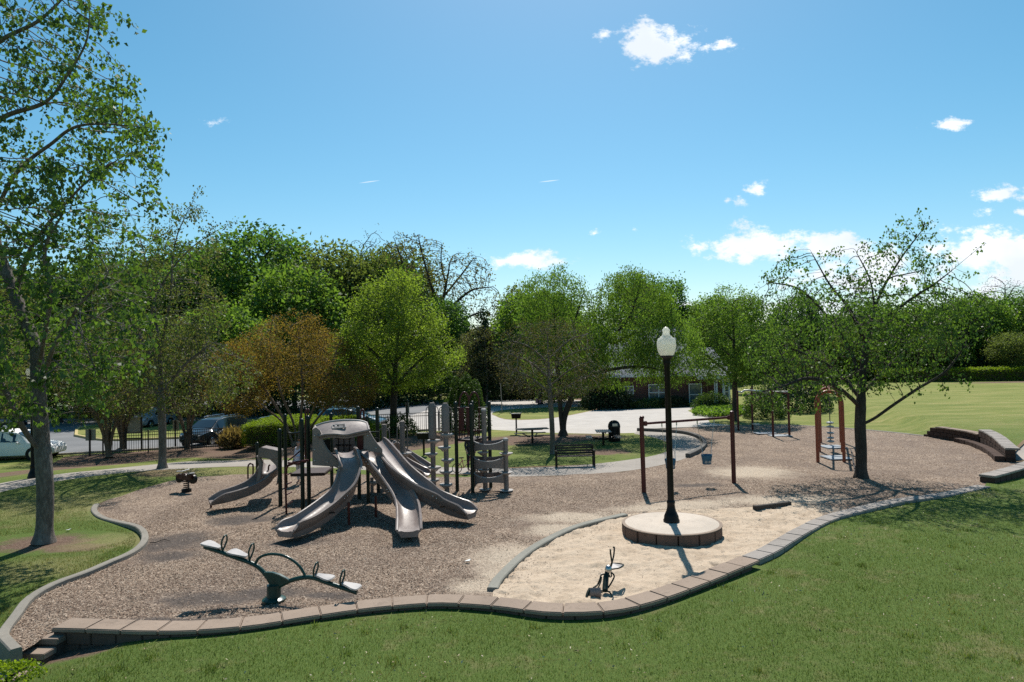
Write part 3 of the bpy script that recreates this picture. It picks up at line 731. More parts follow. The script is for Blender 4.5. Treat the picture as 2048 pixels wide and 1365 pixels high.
pipe('brace', [(576, 922), (588, 913), (604, 899)], 21.2, .022, red, ps, 2)
pipe('rail', [(604, 923), (617, 921)], 20.9, .03, red, ps, 2); pipe('rail', [(576, 926), (596, 928), (612, 924)], 21.6, .035, red, ps)
pipe('rail', [(577, 866), (585, 867), (604, 865)], 23.4, .03, green, ps)
for px in (611, 615.5): pipe('ladder_rail', [(px, 926), (px, 840), (px, 826), (px + 1.4, 819), (px + 3, 824)], 21.9, .03, red, ps)
for k in range(8): p = P(611, 915 - k * 11, 21.9); MB().tube([p, p + Vector((.09, 0, 0))], .016, 6).build('rung', red, ps, 60)
pipe('hand_arch', [(721, 842), (721, 826), (724, 820.5), (727, 823), (728, 842)], 23.4, .035, red, ps)
for k in range(5): p = P(604.5, 868 + k * 11, 20.8); MB().box(p, (.07, .05, .035)).build('clamp', tan_top, ps)
for yb in (865, 878, 905): pipe('rail', [(736, yb), (757, yb - 1)], 22.9, .022, green, ps, 2)
for k in range(6): pipe('baluster', [(738 + k * 3.6, 866), (738.3 + k * 3.6, 905)], 22.9, .012, green, ps, 2)
# short climbing stalks and the double slide behind
def podpole(parent, x, y, zt, pods, r=.085, collar=None):
    MB().tube([(x, y, -.1), (x, y, zt)], r, 14).build('stalk', tan, parent, 40)
    if collar:
        z0, z1 = collar
        MB().lathe([(r * 1.05, z0), (r * 1.6, z0 + .05), (r * 1.6, z1 - .12), (r * 1.1, z1)], (x, y, 0), 10).build('stalk_collar', tan, parent, 30)
    for (z, ang, rr) in pods:
        ox, oy = math.cos(ang) * .06, math.sin(ang) * .06
        prof = [(r * .9, -.13), (rr * .55, -.075), (rr * .97, -.02), (rr, .01), (rr * .95, .028), (rr * .6, .022)]
        MB().lathe(prof, (x + ox, y + oy, z), 16).build('pod_step', tan_top, parent, 50)
for (px, top, yb, pods) in ((769, 849, 24.2, ((1.2, 0, .2),)), (805, 843, 24.0, ((1.28, .5, .27), (.82, 5.5, .22)))):
    g = P(px, 900, yb); zt = P(px, top, yb).z
    podpole(ps, g.x, yb, zt, pods, .09)
    for s in (-1, 1): MB().tube(catmull([(g.x + s * .09, yb, zt - .14), (g.x + s * .17, yb, zt - .24), (g.x + s * .18, yb, zt - .6), (g.x + s * .18, yb, zt - .95), (g.x + s * .1, yb, zt - 1.1)], 4), .02, 6).build('hand_loop', tan, ps, 60)
trough('slide', [P(772, 890, 25.2), P(787, 908, 25.3), P(810, 928, 25.3), P(838, 944, 25.2), P(856, 951, 25.1)], .4, .16, ps)
trough('slide', [P(785, 888, 26.2), P(803, 903, 26.3), P(828, 921, 26.3), P(850, 936, 26.2), P(866, 943, 26.1)], .4, .16, ps)
g = GZ(722, 992, 0); podpole(ps, g.x + .25, g.y + .6, .5, ((.35, 0, .2),), .06)

# ------------------------------------------------------------------ the two free-standing pod climbers
def pod_climber(px, py, top, ys, label, collar):
    g = GZ(px, py, 0); zt = P(px - 2, top, g.y).z
    t = wempty('pod_climber', g, label, 'climbing pole', 'tan pod climbing poles')
    podpole(t, g.x, g.y, zt, [(P(px, q, g.y).z, k * 2.4 + 1, .225) for k, q in enumerate(ys)], .085, (P(px, collar, g.y).z, zt - .03))
    for s in (-1, 1): MB().tube(catmull([(g.x + s * .12, g.y, zt - .12), (g.x + s * .2, g.y, zt - .22), (g.x + s * .21, g.y, zt - .6), (g.x + s * .2, g.y, zt - .95), (g.x + s * .1, g.y, zt - 1.05)], 4), .016, 6).build('hand_loop', tan, t, 60)
pod_climber(867.5, 988, 806, (882, 908, 935, 961, 984), 'tan climbing pole with pod steps, just right of the slides', 880)
pod_climber(894, 990, 806.5, (870, 895, 920, 944, 969), 'tan climbing pole with pod steps, beside the green tower post', 866)

# ------------------------------------------------------------------ right-hand climbing tower
tw = wempty('climbing_tower', (-1.3, 23.7, 0), 'green and maroon deck tower with ring climber of stacked tan hoops', 'climbing tower')
ga = post(tw, 914.7, 983, (913.8, 807.6)); gb = post(tw, 945.5, 987, (942, 811.7)); gc = post(tw, 981.6, 975, (978.8, 807)); gd = post(tw, 948, 972, (944, 806))
mb = MB(); zt = 1.72
mb.prism([(ga.x, ga.y, zt), (gb.x, gb.y, zt), (gc.x, gc.y, zt), (gd.x, gd.y, zt)], (0, 0, .07)); mb.build('deck', deckm, tw)
yb = 24.25
flat('red_panel', [(917, 862), (917, 816), (928, 816), (928, 862)], yb - .1, .05, red, tw)
flat('red_panel', [(932, 862), (932, 817), (939, 817), (939, 862)], yb, .05, red, tw)
for px in (919, 924, 929, 935.5, 951, 955, 959): pipe('baluster', [(px, 880), (px, 858)], yb, .016, red, tw, 2)
pipe('rail', [(914, 816), (943, 816)], yb, .02, red, tw, 2); pipe('rail', [(956, 816), (979, 815.5)], yb, .02, green, tw, 2); pipe('rail', [(946, 862), (972, 861)], yb, .03, red, tw, 2)
for (a, b) in ((919, 938), (938, 958)): pipe('hand_arch', [(a, 870), (a, 806), (a + 4, 790), ((a + b) / 2, 785), (b - 4, 790), (b, 806), (b, 870)], yb + .35, .03, red, tw)
pipe('brace', [(947, 883), (960, 873)], yb - .7, .02, green, tw, 2)
x1, y1 = P(969, 900, 23.6).x, 23.6; g2 = GZ(1013, 984, 0); x2, y2 = g2.x, g2.y
MB().tube([(x1, y1, -.1), (x1, y1, P(967, 820, y1).z)], .085, 14).build('pole', tan, tw, 40)
MB().lathe([(.10, -.05), (.10, .02), (.06, .05)], (x1, y1, P(967, 820, y1).z), 12).build('pole_cap', tan_top, tw)
MB().tube([(x2, y2, -.1), (x2, y2, P(1012, 879, y2).z)], .085, 14).build('pole', tan, tw, 40)
MB().lathe([(.10, -.05), (.10, .02), (.06, .05)], (x2, y2, P(1012, 879, y2).z), 12).build('pole_cap', tan_top, tw)
cx, cy_ = (gb.x + x2) / 2, (y1 + y2) / 2 - .05; rx = (x2 - gb.x) / 2 - .02
for k, (t_, b_) in enumerate(((884, 899), (917, 935), (949, 963))):
    za, zb = P(985, t_, cy_).z, P(985, b_, cy_).z
    secs = []
    for i in range(33):
        w = 2 * math.pi * i / 32; ca, sa = math.cos(w), math.sin(w); dip = .05 * math.cos(2 * w)
        o, q = Vector((cx + rx * ca, cy_ + .52 * sa, 0)), Vector((cx + (rx - .05) * ca, cy_ + .47 * sa, 0))
        secs.append([o + Vector((0, 0, zb - dip)), o + Vector((0, 0, za + dip)), q + Vector((0, 0, za + dip + .015)), q + Vector((0, 0, zb - dip))])
    MB().loft(secs, True, False).build('hoop', tan, tw, 50)
    MB().tube([Vector((cx + (rx - .02) * math.cos(w), cy_ + .5 * math.sin(w), za + .05 * math.cos(2 * w) + .01)) for w in [2 * math.pi * i / 32 for i in range(32)]], .022, 6, False, True).build('hoop_rim', tan_top, tw, 60)
for (px, py) in ((1012, 907), (1012, 945), (1013, 981)): p = P(px, py, y2); MB().lathe([(.07, -.11), (.14, -.06), (.235, -.01), (.235, .015), (.15, .02)], p, 16).build('pod_step', tan_top, tw, 50)
for (px, py) in ((966, 905), (967, 940), (970, 979)): p = P(px, py, y1); MB().lathe([(.07, -.11), (.13, -.06), (.2, -.01), (.2, .015), (.13, .02)], p, 16).build('pod_step', tan_top, tw, 50)
for (px, py, tp) in ((951, 968, 895), (955, 966, 896)): g = GZ(px, py, 0); MB().tube([(g.x, g.y, -.1), (g.x, g.y, .95)], .025, 8).build('support_leg', red, tw, 40)

seegreen = simple('green_enamel', (.008, .042, .034), .3, .3, 5, .05, .4)
# ------------------------------------------------------------------ four-seat seesaw
sR, sL = GZ(716, 1184, .26), GZ(408, 1092, 1.0)
pn = Vector(((sL - sR).y, -(sL - sR).x, 0)).normalized()
S = lambda a, b: on_plane(a, b, sR, pn)
ss_ = wempty('seesaw', GZ(548, 1194), 'dark green four-seat seesaw with an arched bar, right end down', 'seesaw')
gtube = lambda nm, q, r, m=seegreen, n=6: MB().tube(catmull([S(a, b) for a, b in q], n), r, 10).build(nm, m, ss_, 60)
MB().tube(catmull([S(a, b) for a, b in ((409, 1094), (440, 1104), (470, 1115), (498, 1125), (517, 1135), (532, 1151), (543, 1168), (548, 1180))], 5), .042, 10).build('beam', seegreen, ss_, 60)
MB().tube(catmull([S(a, b) for a, b in ((548, 1180), (560, 1172), (578, 1163), (598, 1157), (618, 1155), (634, 1158), (655, 1166), (685, 1176), (714, 1186))], 5), .042, 10).build('beam', seegreen, ss_, 60)
gtube('arch_bar', ((511, 1126), (520, 1115), (535, 1109.5), (552, 1109), (570, 1113), (588, 1123), (602, 1137), (611, 1154)), .026)
fan = [S(a, b) for a, b in ((529, 1144), (545, 1144.5), (560, 1149), (573, 1156), (583, 1162), (566, 1168), (553, 1178), (546, 1180), (540, 1168), (534, 1156))]
MB().prism([p - pn * .04 for p in fan], pn * .08).build('hub_plate', seegreen, ss_, 40, .01)
b0 = S(548, 1196); bt = S(547, 1170)
MB().tube([Vector((b0.x, b0.y, -.1)), Vector((b0.x, b0.y, bt.z))], .13, 14).build('pedestal', seegreen, ss_, 40)
MB().lathe([(.22, -.06), (.22, .05), (.15, .09)], (b0.x, b0.y, 0), 16).build('pedestal_base', seegreen, ss_, 40)
al = (sR - sL).normalized(); hz = Vector((al.x, al.y, 0)).normalized(); sd = Vector((-hz.y, hz.x, 0))
def seat(px0, py0, px1, py1, wide_first):
    a, b = S(px0, py0), S(px1, py1); t = (b - a).normalized(); n = sd.cross(t); n = n if n.z > 0 else -n
    L_ = (b - a).length; ol = []
    for f, w in ((0, .05), (.03, .12), (.12, .155), (.35, .15), (.7, .10), (.95, .075), (1, .05)):
        ol.append((f, w))
    if not wide_first: ol = [(1 - f, w) for f, w in ol][::-1]
    pts = [a + t * (L_ * f) + sd * w for f, w in ol] + [a + t * (L_ * f) - sd * w for f, w in ol[::-1]]
    MB().prism([p + n * .04 for p in pts], n * .032).build('seat', tan_top, ss_, 40, .012)
seat(406, 1090, 441, 1102, True); seat(458, 1107, 494, 1119, True); seat(631, 1155.5, 665, 1164, False); seat(684, 1172, 718, 1183, False)
def handle(px, py, h, w=.085):
    a = S(px, py); up = Vector((hz.x * .22, hz.y * .22, 1)).normalized(); q = [a, a + up * h * .25 + sd * w * .5, a + up * h * .6 + sd * w, a + up * h * .95 + sd * w * .55, a + up * h, a + up * h * .95 - sd * w * .55, a + up * h * .6 - sd * w, a + up * h * .25 - sd * w * .5, a]
    MB().tube(catmull(q, 4), .017, 8).build('handle', seegreen, ss_, 60)
for q in ((445, 1102, .30), (499, 1121, .32), (628, 1157, .30), (681, 1174, .31)): handle(*q)

# ------------------------------------------------------------------ sand digger ride
dg = wempty('sand_digger', GZ(1205, 1180), 'small green hand-operated sand digger toy half buried by the wall', 'sand digger')
yd = GZ(1205, 1185).y + .12
D = lambda a, b, dy=0.0: P(a, b, yd + dy - max(0, b - 1150) / 50 * .42)
def dpipe(nm, q, r, m=green): return MB().tube(catmull([D(*k) for k in q], 4), r, 8).build(nm, m, dg, 60)
MB().tube([D(1210, 1182), D(1212, 1155), D(1215, 1143)], [.055, .055, .045], 10).build('pivot_post', green, dg, 60)
MB().lathe([(.06, -.05), (.075, 0), (.05, .06), (.02, .08)], D(1217, 1139), 10).build('pivot_cap', steel, dg, 50)
dpipe('arm', ((1218, 1145), (1221, 1135), (1224, 1126)), .02)
dpipe('handle', ((1224, 1126), (1221.5, 1110), (1220.5, 1099)), .016); dpipe('handle', ((1224, 1126), (1227.5, 1111, .12), (1228.5, 1096, .2), (1226, 1095, .2)), .016)
a, b, c_, d = D(1223, 1126, .3), D(1247, 1130, .3), D(1240, 1135, .05), D(1222, 1138, .05)
MB().prism([a, b, c_, d], (0, 0, -.03)).build('seat', tan_top, dg, 40, .01)
dpipe('seat_frame', ((1222, 1127, .3), (1236, 1127.5, .32), (1247, 1130, .3), (1241, 1135.5, .05), (1224, 1139, .03)), .014)
for s in (0, .16): dpipe('boom', ((1219, 1142, s), (1228, 1151, s), (1226, 1160, s), (1216, 1176, s), (1207, 1181, s), (1196, 1181, s), (1184, 1178, s)), .015)
dpipe('lever', ((1220, 1152), (1204, 1149), (1200, 1159), (1195, 1170, .1), (1187, 1176)), .017); dpipe('lever', ((1203, 1155), (1201, 1165), (1196, 1177)), .014); dpipe('link', ((1212, 1180), (1222, 1188), (1223, 1197)), .014)
dpipe('link', ((1221, 1142), (1222.5, 1154), (1212, 1152)), .012)
bc = D(1190, 1186); secs = []
for k in range(8):
    w = -.4 + k * .42; r0 = Vector((0, -.12 * math.sin(w), -.12 * math.cos(w)))
    secs.append([bc + Vector((-.10, 0, .02)) + r0, bc + Vector((.10, 0, .02)) + r0, bc + Vector((.10, 0, .02)) + r0 * .86, bc + Vector((-.10, 0, .02)) + r0 * .86])
MB().loft(secs).build('bucket', tan, dg, 50)
dpipe('bucket_bracket', ((1180, 1178), (1175, 1188), (1173, 1199)), .03); dpipe('bucket_bracket', ((1181, 1178), (1180, 1190), (1176, 1200)), .016)

# ------------------------------------------------------------------ lamp post on its round plinth
pc = GZ(1343, 1046, .28); PR = 1.23
pl_ = empty('stone_plinth', (pc.x, pc.y, 0), 'round low plinth of brown blocks filled with pale sand, under the lamp', 'plinth')
nb = 15
for i in range(nb):
    w0, w1 = 2 * math.pi * i / nb + .012, 2 * math.pi * (i + 1) / nb - .012; secs = []
    ro = PR + random.uniform(-.012, .012)
    for k in range(4):
        w = w0 + (w1 - w0) * k / 3; c, s = math.cos(w), math.sin(w)
        secs.append([(ro * c, ro * s, -.2), (ro * c, ro * s, .262 + random.uniform(0, .001)), ((PR - .22) * c, (PR - .22) * s, .262), ((PR - .22) * c, (PR - .22) * s, -.2)])
    MB().loft(secs).build('block', M['block'], pl_, 30, .01)
MB().lathe([(PR - .02, .26), (PR - .03, .285), (PR - .16, .30), (.3, .31)], (0, 0, 0), 48).build('sand_fill', concrete_material('plinth_top', (.50, .43, .36), .25), pl_, 50)
MB().lathe([(PR + .004, .2635), (PR + .004, .284), (PR - .06, .290), (PR - .25, .288)], (0, 0, 0), 48).build('rim', M['cap'], pl_, 40)
def glass_globe():
    t = NT('frosted_globe'); v = t.obj()
    d = t.n('ShaderNodeBsdfDiffuse'); d.inputs[0].default_value = (.82, .81, .76, 1)
    tl = t.n('ShaderNodeBsdfTranslucent'); tl.inputs[0].default_value = (.95, .93, .84, 1)
    m = t.n('ShaderNodeMixShader'); m.inputs[0].default_value = .68; t.l(d.outputs[0], m.inputs[1]); t.l(tl.outputs[0], m.inputs[2])
    g = t.n('ShaderNodeBsdfGlossy'); g.inputs['Roughness'].default_value = .22; m2 = t.n('ShaderNodeMixShader'); m2.inputs[0].default_value = .07
    t.l(m.outputs[0], m2.inputs[1]); t.l(g.outputs[0], m2.inputs[2]); t.l(m2.outputs[0], t.out.inputs[0]); return t.m
globem = glass_globe()
def lamp(loc, H, label, group):
    t = empty('lamp_post', loc, label, 'lamp post', group)
    MB().lathe([(.20, 0), (.205, .05), (.185, .09), (.18, .15), (.15, .22), (.115, .30), (.10, .38), (.095, .46), (.105, .48), (.105, .52), (.088, .55)], (0, 0, 0), 20).build('base', black, t, 40)
    MB().lathe([(.082, .54), (.074, H - .22), (.085, H - .20), (.095, H - .16), (.09, H - .13), (.11, H - .05), (.17, H), (.165, H + .02)], (0, 0, 0), 18).build('pole', black, t, 40)
    MB().lathe([(.15, H + .02), (.185, H + .05), (.222, H + .16), (.24, H + .29), (.235, H + .38), (.205, H + .455), (.15, H + .48)], (0, 0, 0), 28).build('globe', globem, t, 60)
    MB().lathe([(.155, H + .482), (.14, H + .51), (.10, H + .53), (.088, H + .57), (.082, H + .63), (.10, H + .645), (.09, H + .68), (.055, H + .72), (.03, H + .745)], (0, 0, 0), 20).build('globe_cap', globem, t, 50)
    return t
zb = .30
lamp((pc.x, pc.y, zb), P(1337, 713, pc.y).z - zb, 'black lamp post with white acorn globe standing on the round plinth', 'black lamp posts')
g = GG(66, 956); lamp((g.x, g.y, g.z), 4.1, 'black lamp post beside the path, partly behind the grey maple trunk', 'black lamp posts')

# ------------------------------------------------------------------ toddler swings
g1, g2 = GZ(1288, 985), GZ(1468, 967)
sw = wempty('swing_frame', g1, 'dark maroon swing frame with two upright posts and one top rail', 'swing frame')
zA, zB = P(1283, 836, g1.y).z, P(1461, 826, g2.y).z
MB().tube([(g1.x, g1.y, -.1), (g1.x - .02, g1.y, zA)], .075, 14).build('post', red, sw, 40); MB().tube([(g2.x, g2.y, -.1), (g2.x, g2.y, zB)], .075, 14).build('post', red, sw, 40)
ra, rb = Vector((g1.x, g1.y, P(1284, 848, g1.y).z)), Vector((g2.x, g2.y, P(1461, 835, g2.y).z))
MB().tube([ra, rb], .042, 12).build('top_rail', red, sw, 40)
for p, z in ((g1, zA), (g2, zB)): MB().lathe([(.08, -.02), (.07, .05), (.03, .07)], (p.x, p.y, z), 12).build('post_cap', red, sw, 40)
for f in (.035, .965): p = ra.lerp(rb, f); MB().box(p, (.12, .12, .16)).build('collar', red, sw, None, .02)
navy = simple('dark_teal_rubber', (.02, .10, .165), .45, .25, 8, .1, .4)
def bucket_swing(f0, f1, zs, label, sway):
    a, b = ra.lerp(rb, f0), ra.lerp(rb, f1); m = (a + b) / 2; t = wempty('bucket_swing', (m.x, m.y, zs), label, 'swing', 'toddler bucket swings')
    mc = Vector((m.x, m.y + sway, zs))
    secs = []; n = 18
    for (r, h) in ((.15, -.26), (.155, -.18), (.17, -.08), (.19, .02), (.185, .05), (.165, .02), (.15, -.08), (.13, -.2)):
        secs.append([mc + Vector((r * math.cos(w), r * .85 * math.sin(w), h - (.02 if math.sin(w) < -.3 else 0))) for w in [2 * math.pi * i / n for i in range(n)]])
    MB().loft(secs, True, False).build('seat', navy, t, 50)
    for s in (-1, 1): p = mc + Vector((s * .06, -.11, -.14)); MB().lathe([(.045, -.01), (.05, 0), (.045, .01)], p + Vector((0, -.03, -.05)), 10, Matrix.Rotation(R(90), 3, 'X')).build('leg_hole', tan_top, t)
    for q, s in ((a, -1), (b, 1)):
        top = q - Vector((0, 0, .05)); MB().box(q - Vector((0, 0, .09)), (.035, .035, .10)).build('hanger', steel, t)
        jn = mc + Vector((s * .17, 0, .34)); MB().tube([top - Vector((0, 0, .08)), jn], .008, 6).build('chain', steel, t)
        for e in (-1, 1): MB().tube([jn, mc + Vector((s * .15, e * .12, .03))], .007, 6).build('chain', steel, t)
bucket_swing(.21, .37, P(1350, 924, g1.y).z, 'teal bucket swing partly hidden behind the lamp pole', .0)
bucket_swing(.60, .79, P(1408, 920, g1.y).z, 'teal bucket swing hanging free, right of the lamp pole', .0)

# ------------------------------------------------------------------ red double arch with the hanging disc climber
AR = [(GZ(1636, 925), GZ(1688.5, 925)), (GZ(1639, 904), GZ(1685, 904)), (GZ(1641.5, 886), GZ(1682, 886))]
c1, c2 = AR[0]
ar = wempty('arch_frame', ((c1 + c2) / 2), 'tall red-brown double arch frame standing on grey mats', 'swing arch')
zS, zT = P(1633, 808, c1.y).z, P(1660, 783, c1.y).z
for a, b in AR:
    m, hv_ = (a + b) / 2, (b - a) / 2
    q = [a - Vector((0, 0, .1)), a + Vector((0, 0, 1)), a + Vector((0, 0, zS))] + [m - hv_ * math.cos(w) + Vector((0, 0, zS + (zT - zS) * math.sin(w))) for w in [math.pi * k / 12 for k in range(1, 12)]] + [b + Vector((0, 0, zS)), b + Vector((0, 0, 1)), b - Vector((0, 0, .1))]
    MB().tube(q, .065, 10).build('arch', rust, ar, 60)
mids = [(a + b) / 2 + Vector((0, 0, zT)) for a, b in AR]
MB().tube(mids, .05, 10).build('ridge_pipe', rust, ar, 60)
for k in (0, 1): MB().tube([p[k] + Vector((0, 0, zS)) for p in AR], .045, 10).build('side_pipe', rust, ar, 60)
rx_, ry_ = mids[1].x, mids[1].y
rp = wempty('disc_rope', (rx_, ry_, .5), 'rope with stacked pale discs hanging inside the red arch frame', 'rope climber')
MB().tube([(rx_, ry_, zT - .04), (rx_, ry_, .4)], .022, 8).build('rope', simple('rope_fibre', (.10, .10, .08), .9), rp)
grey_p = simple('grey_plastic', (.30, .34, .36), .5)
for k, z in enumerate((.46, .62, .84, 1.12, 1.30)): MB().lathe([(.05, -.05), (.13, -.03), (.16, 0), (.15, .03), (.05, .06)], (rx_, ry_, z), 14).build('disc', grey_p, rp, 50)
for k, lab in enumerate(('grey wear mat under the front of the red arch', 'grey wear mat under the back of the red arch')):
    m = (mids[k] + mids[k + 1]) / 2 - Vector((0, 0, zT)); tag(MB().box((m.x, m.y - .5 + k * .3, .035), (.95, 1.1, .05)).build('wear_mat', rubber, None, None, .02), lab, 'mat', 'grey wear mats')

# ------------------------------------------------------------------ far overhead glider posts
gl = wempty('overhead_glider', GZ(1520, 872), 'far dark frame of four posts with a pale curved top rail', 'glider frame')
pp = [GZ(1477, 862), GZ(1505.5, 861), GZ(1546.5, 875), GZ(1579, 873)]
zz = 2.35
for p, tz in zip(pp, (2.35, 2.5, 2.5, 2.35)): MB().tube([(p.x, p.y, -.1), (p.x, p.y, tz)], .06, 10).build('post', red, gl, 40)
pale = simple('galvanised_pipe', (.50, .50, .46), .4, .1, 4, .05, .5, .2)
MB().tube(catmull([Vector((pp[0].x, pp[0].y, 2.3)), P(1483, 785, pp[0].y), P(1490, 781, pp[0].y), P(1505, 781.5, pp[1].y - .2), P(1532, 784, pp[1].y), Vector((pp[3].x, pp[3].y, 2.4))], 5), .05, 10).build('top_rail', pale, gl, 60)
MB().tube([(pp[2].x, pp[2].y, 2.42), (pp[3].x, pp[3].y, 2.3)], .04, 8).build('top_rail', red, gl, 60)
p = pp[1]; MB().box((p.x + .12, p.y - .2, P(1506, 848, p.y).z), (.35, .3, .05), .3).build('foot_plate', pale, gl, None, .01)
for k, (a, b) in enumerate(((1530, 867), (1560, 872))): q = GZ(a, b, .02); tag(MB().box((q.x, q.y, .03), (1.1, .8, .04)).build('wear_mat', rubber, None, None, .015), ('grey wear mat between the near posts of the far glider', 'grey wear mat near the right posts of the far glider')[k], 'mat', 'grey wear mats')
# ------------------------------------------------------------------ trees
def barkmat(name, c, c2):
    t = NT(name); v = t.obj(); a = t.noise(3.2, 6, .7, v, (1, 1, .35)); b = t.noise(22, 5, .7, v, (1, 1, .3)); l = t.noise(1.1, 4, .6, v)
    x = t.ramp(t.math('ADD', t.math('MULTIPLY', a, .5), t.math('MULTIPLY', b, .5)), [(.32, tuple(q * .45 for q in c)), (.5, c), (.68, c2)])
    x = t.mix(t.mapr(l, .55, .7, 0, .4), x, c2)
    return t.finish(x, .9, b, .8, .03, .15)
bark_grey = barkmat('grey_bark', (.135, .115, .10), (.27, .245, .22)); bark_dark = barkmat('dark_bark', (.055, .045, .038), (.12, .10, .085)); bark_tan = barkmat('tan_bark', (.16, .115, .085), (.26, .20, .15))
LM = {
    'maple': leafmat('maple_leaf', [(.042, .087, .019), (.078, .148, .028), (.120, .211, .039), (.070, .126, .031)], .48, .05),
    'maple_small': leafmat('small_maple_leaf', [(.070, .105, .034), (.112, .161, .045), (.119, .101, .050), (.077, .119, .034)], .5, .04),
    'olive': leafmat('olive_leaf', [(.084, .101, .036), (.119, .147, .048), (.119, .092, .053), (.070, .098, .031)], .5, .03),
    'copper': leafmat('copper_leaf', [(.179, .108, .034), (.237, .151, .040), (.179, .122, .043), (.129, .129, .038), (.259, .187, .046)], .5, .02),
    'bright': leafmat('bright_green_leaf', [(.113, .175, .027), (.165, .244, .039), (.210, .289, .051), (.137, .210, .034)], .58, .03),
    'fresh': leafmat('fresh_green_leaf', [(.079, .156, .029), (.122, .218, .039), (.166, .258, .051), (.095, .171, .032)], .52, .03),
    'far_olive': leafmat('far_olive_leaf', [(.095, .133, .041), (.133, .184, .053), (.113, .145, .051), (.164, .209, .066)], .5, .02),
    'deep': leafmat('deep_green_leaf', [(.051, .114, .026), (.084, .172, .036), (.123, .224, .045), (.069, .135, .030)], .48, .03),
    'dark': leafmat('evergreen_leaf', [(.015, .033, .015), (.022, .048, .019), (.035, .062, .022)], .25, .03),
    'brown': leafmat('brown_bud', [(.075, .060, .036), (.09, .085, .042), (.07, .09, .032)], .4, .02),
    'pecan': leafmat('pecan_leaf', [(.115, .115, .045), (.15, .15, .06), (.11, .09, .045)], .5, .02),
    'hedge': leafmat('hedge_leaf', [(.12, .19, .014), (.18, .26, .018), (.23, .31, .024)], .45, .02),
    'shrub': leafmat('shrub_leaf', [(.036, .075, .018), (.058, .111, .023), (.083, .130, .029)], .35, .04),
    'ochre': leafmat('ochre_grass', [(.20, .145, .07), (.26, .19, .095), (.17, .125, .06)], .4, .02),
}
def ell(rg, cx, cy_, cz, rx, ry, rz, n, shell=.35):
    d = rg.normal(size=(n, 3)); d /= np.linalg.norm(d, axis=1)[:, None]
    r = rg.random(n) ** (1 / 3) * (1 - shell) + shell * (rg.random(n) ** .25)
    return d * np.minimum(r, 1)[:, None] * np.array([rx, ry, rz]) + np.array([cx, cy_, cz])
def colonize(att, nodes, parents, step, infl, kill, iters, up=.12, seed=0):
    rnd = random.Random(seed); att = [Vector(a) for a in att]; nodes = [Vector(p) for p in nodes]; parents = list(parents); tried = set()
    for it in range(iters):
        kd = kdtree.KDTree(len(nodes))
        for i, p in enumerate(nodes): kd.insert(p, i)
        kd.balance(); acc = {}; keep = []
        for a in att:
            p, i, d = kd.find(a)
            if d < kill: continue
            keep.append(a)
            if d < infl: acc.setdefault(i, Vector((0, 0, 0))); acc[i] += (a - nodes[i]).normalized()
        att = keep; new = 0
        for i, d in acc.items():
            v = d.normalized() + Vector((rnd.uniform(-.25, .25), rnd.uniform(-.25, .25), rnd.uniform(-.2, .2) + up))
            if parents[i] >= 0: v += (nodes[i] - nodes[parents[i]]).normalized() * .35
            q = nodes[i] + v.normalized() * step
            k = (round(q.x / step * 2), round(q.y / step * 2), round(q.z / step * 2))
            if k in tried: continue
            tried.add(k); nodes.append(q); parents.append(i); new += 1
        if not new or not att: break
    return nodes, parents
def skeleton_mesh(name, nodes, parents, r0, tip, expo=2.4, base_flare=1.4, sides=(9, 6, 4, 3)):
    n = len(nodes); ch = [[] for _ in range(n)]
    for i, p in enumerate(parents):
        if p >= 0: ch[p].append(i)
    w = [0.0] * n
    order = list(range(n))
    for i in reversed(order):                      # children always come after parents
        w[i] = max(1.0, sum(w[c] for c in ch[i])) if ch[i] else 1.0
    W = w[0]; rad = [max(tip, r0 * (x / W) ** (1 / expo)) for x in w]
    tipd = [0] * n
    for i in reversed(order): tipd[i] = 0 if not ch[i] else 1 + max(tipd[c] for c in ch[i])
    mb = MB(); done = set()
    starts = [i for i in range(n) if parents[i] < 0]; stack = [(s, None) for s in starts]
    while stack:
        i, par = stack.pop(); chain = [] if par is None else [par]; c = i
        while True:
            chain.append(c)
            if not ch[c]: break
            nx = max(ch[c], key=lambda q: w[q])
            for o in ch[c]:
                if o != nx: stack.append((o, c))
            c = nx
        if len(chain) < 2: continue
        rr = [rad[q] for q in chain]
        if par is not None: rr[0] = min(rr[0], rr[1] * 1.15)
        pp_ = [nodes[q] for q in chain]
        mr_ = max(rr); ns = sides[0] if mr_ > .08 else sides[1] if mr_ > .03 else sides[2] if mr_ > .012 else sides[3]
        if par is None:
            z0 = pp_[0].z
            rr = [r_ * (1 + (base_flare - 1) * max(0, 1 - (p.z - z0) / .45) ** 2) for r_, p in zip(rr, pp_)]
        mb.tube(pp_, rr, ns, par is None)
    return mb, rad, tipd
def leaves_np(name, P_, size, rg, droop=.5, asp=.62, fold=.18, up=False, flat=0.0):
    n = len(P_); P_ = np.asarray(P_, float)
    th = rg.random(n) * 2 * np.pi
    if up: ph = np.pi / 2 * (.2 + .75 * rg.random(n))
    else: ph = -np.pi / 2 * np.clip(rg.normal(droop, .35, n), -.6, 1)
    d = np.column_stack([np.cos(th) * np.cos(ph), np.sin(th) * np.cos(ph), np.sin(ph)])
    r_ = rg.normal(size=(n, 3)) + np.array([0, 0, flat]); s = np.cross(d, r_); s /= np.linalg.norm(s, axis=1)[:, None] + 1e-9; nr = np.cross(d, s)
    L_ = size * (.65 + .7 * rg.random(n))[:, None]; w = L_ * asp / 2
    a = P_; b = P_ + d * L_ * .45 + s * w + nr * L_ * fold; c = P_ + d * L_; e = P_ + d * L_ * .45 - s * w + nr * L_ * fold
    V = np.stack([a, b, c, e], 1).reshape(-1, 3); F = np.arange(n * 4).reshape(n, 4)
    return np_mesh(name, V, F)
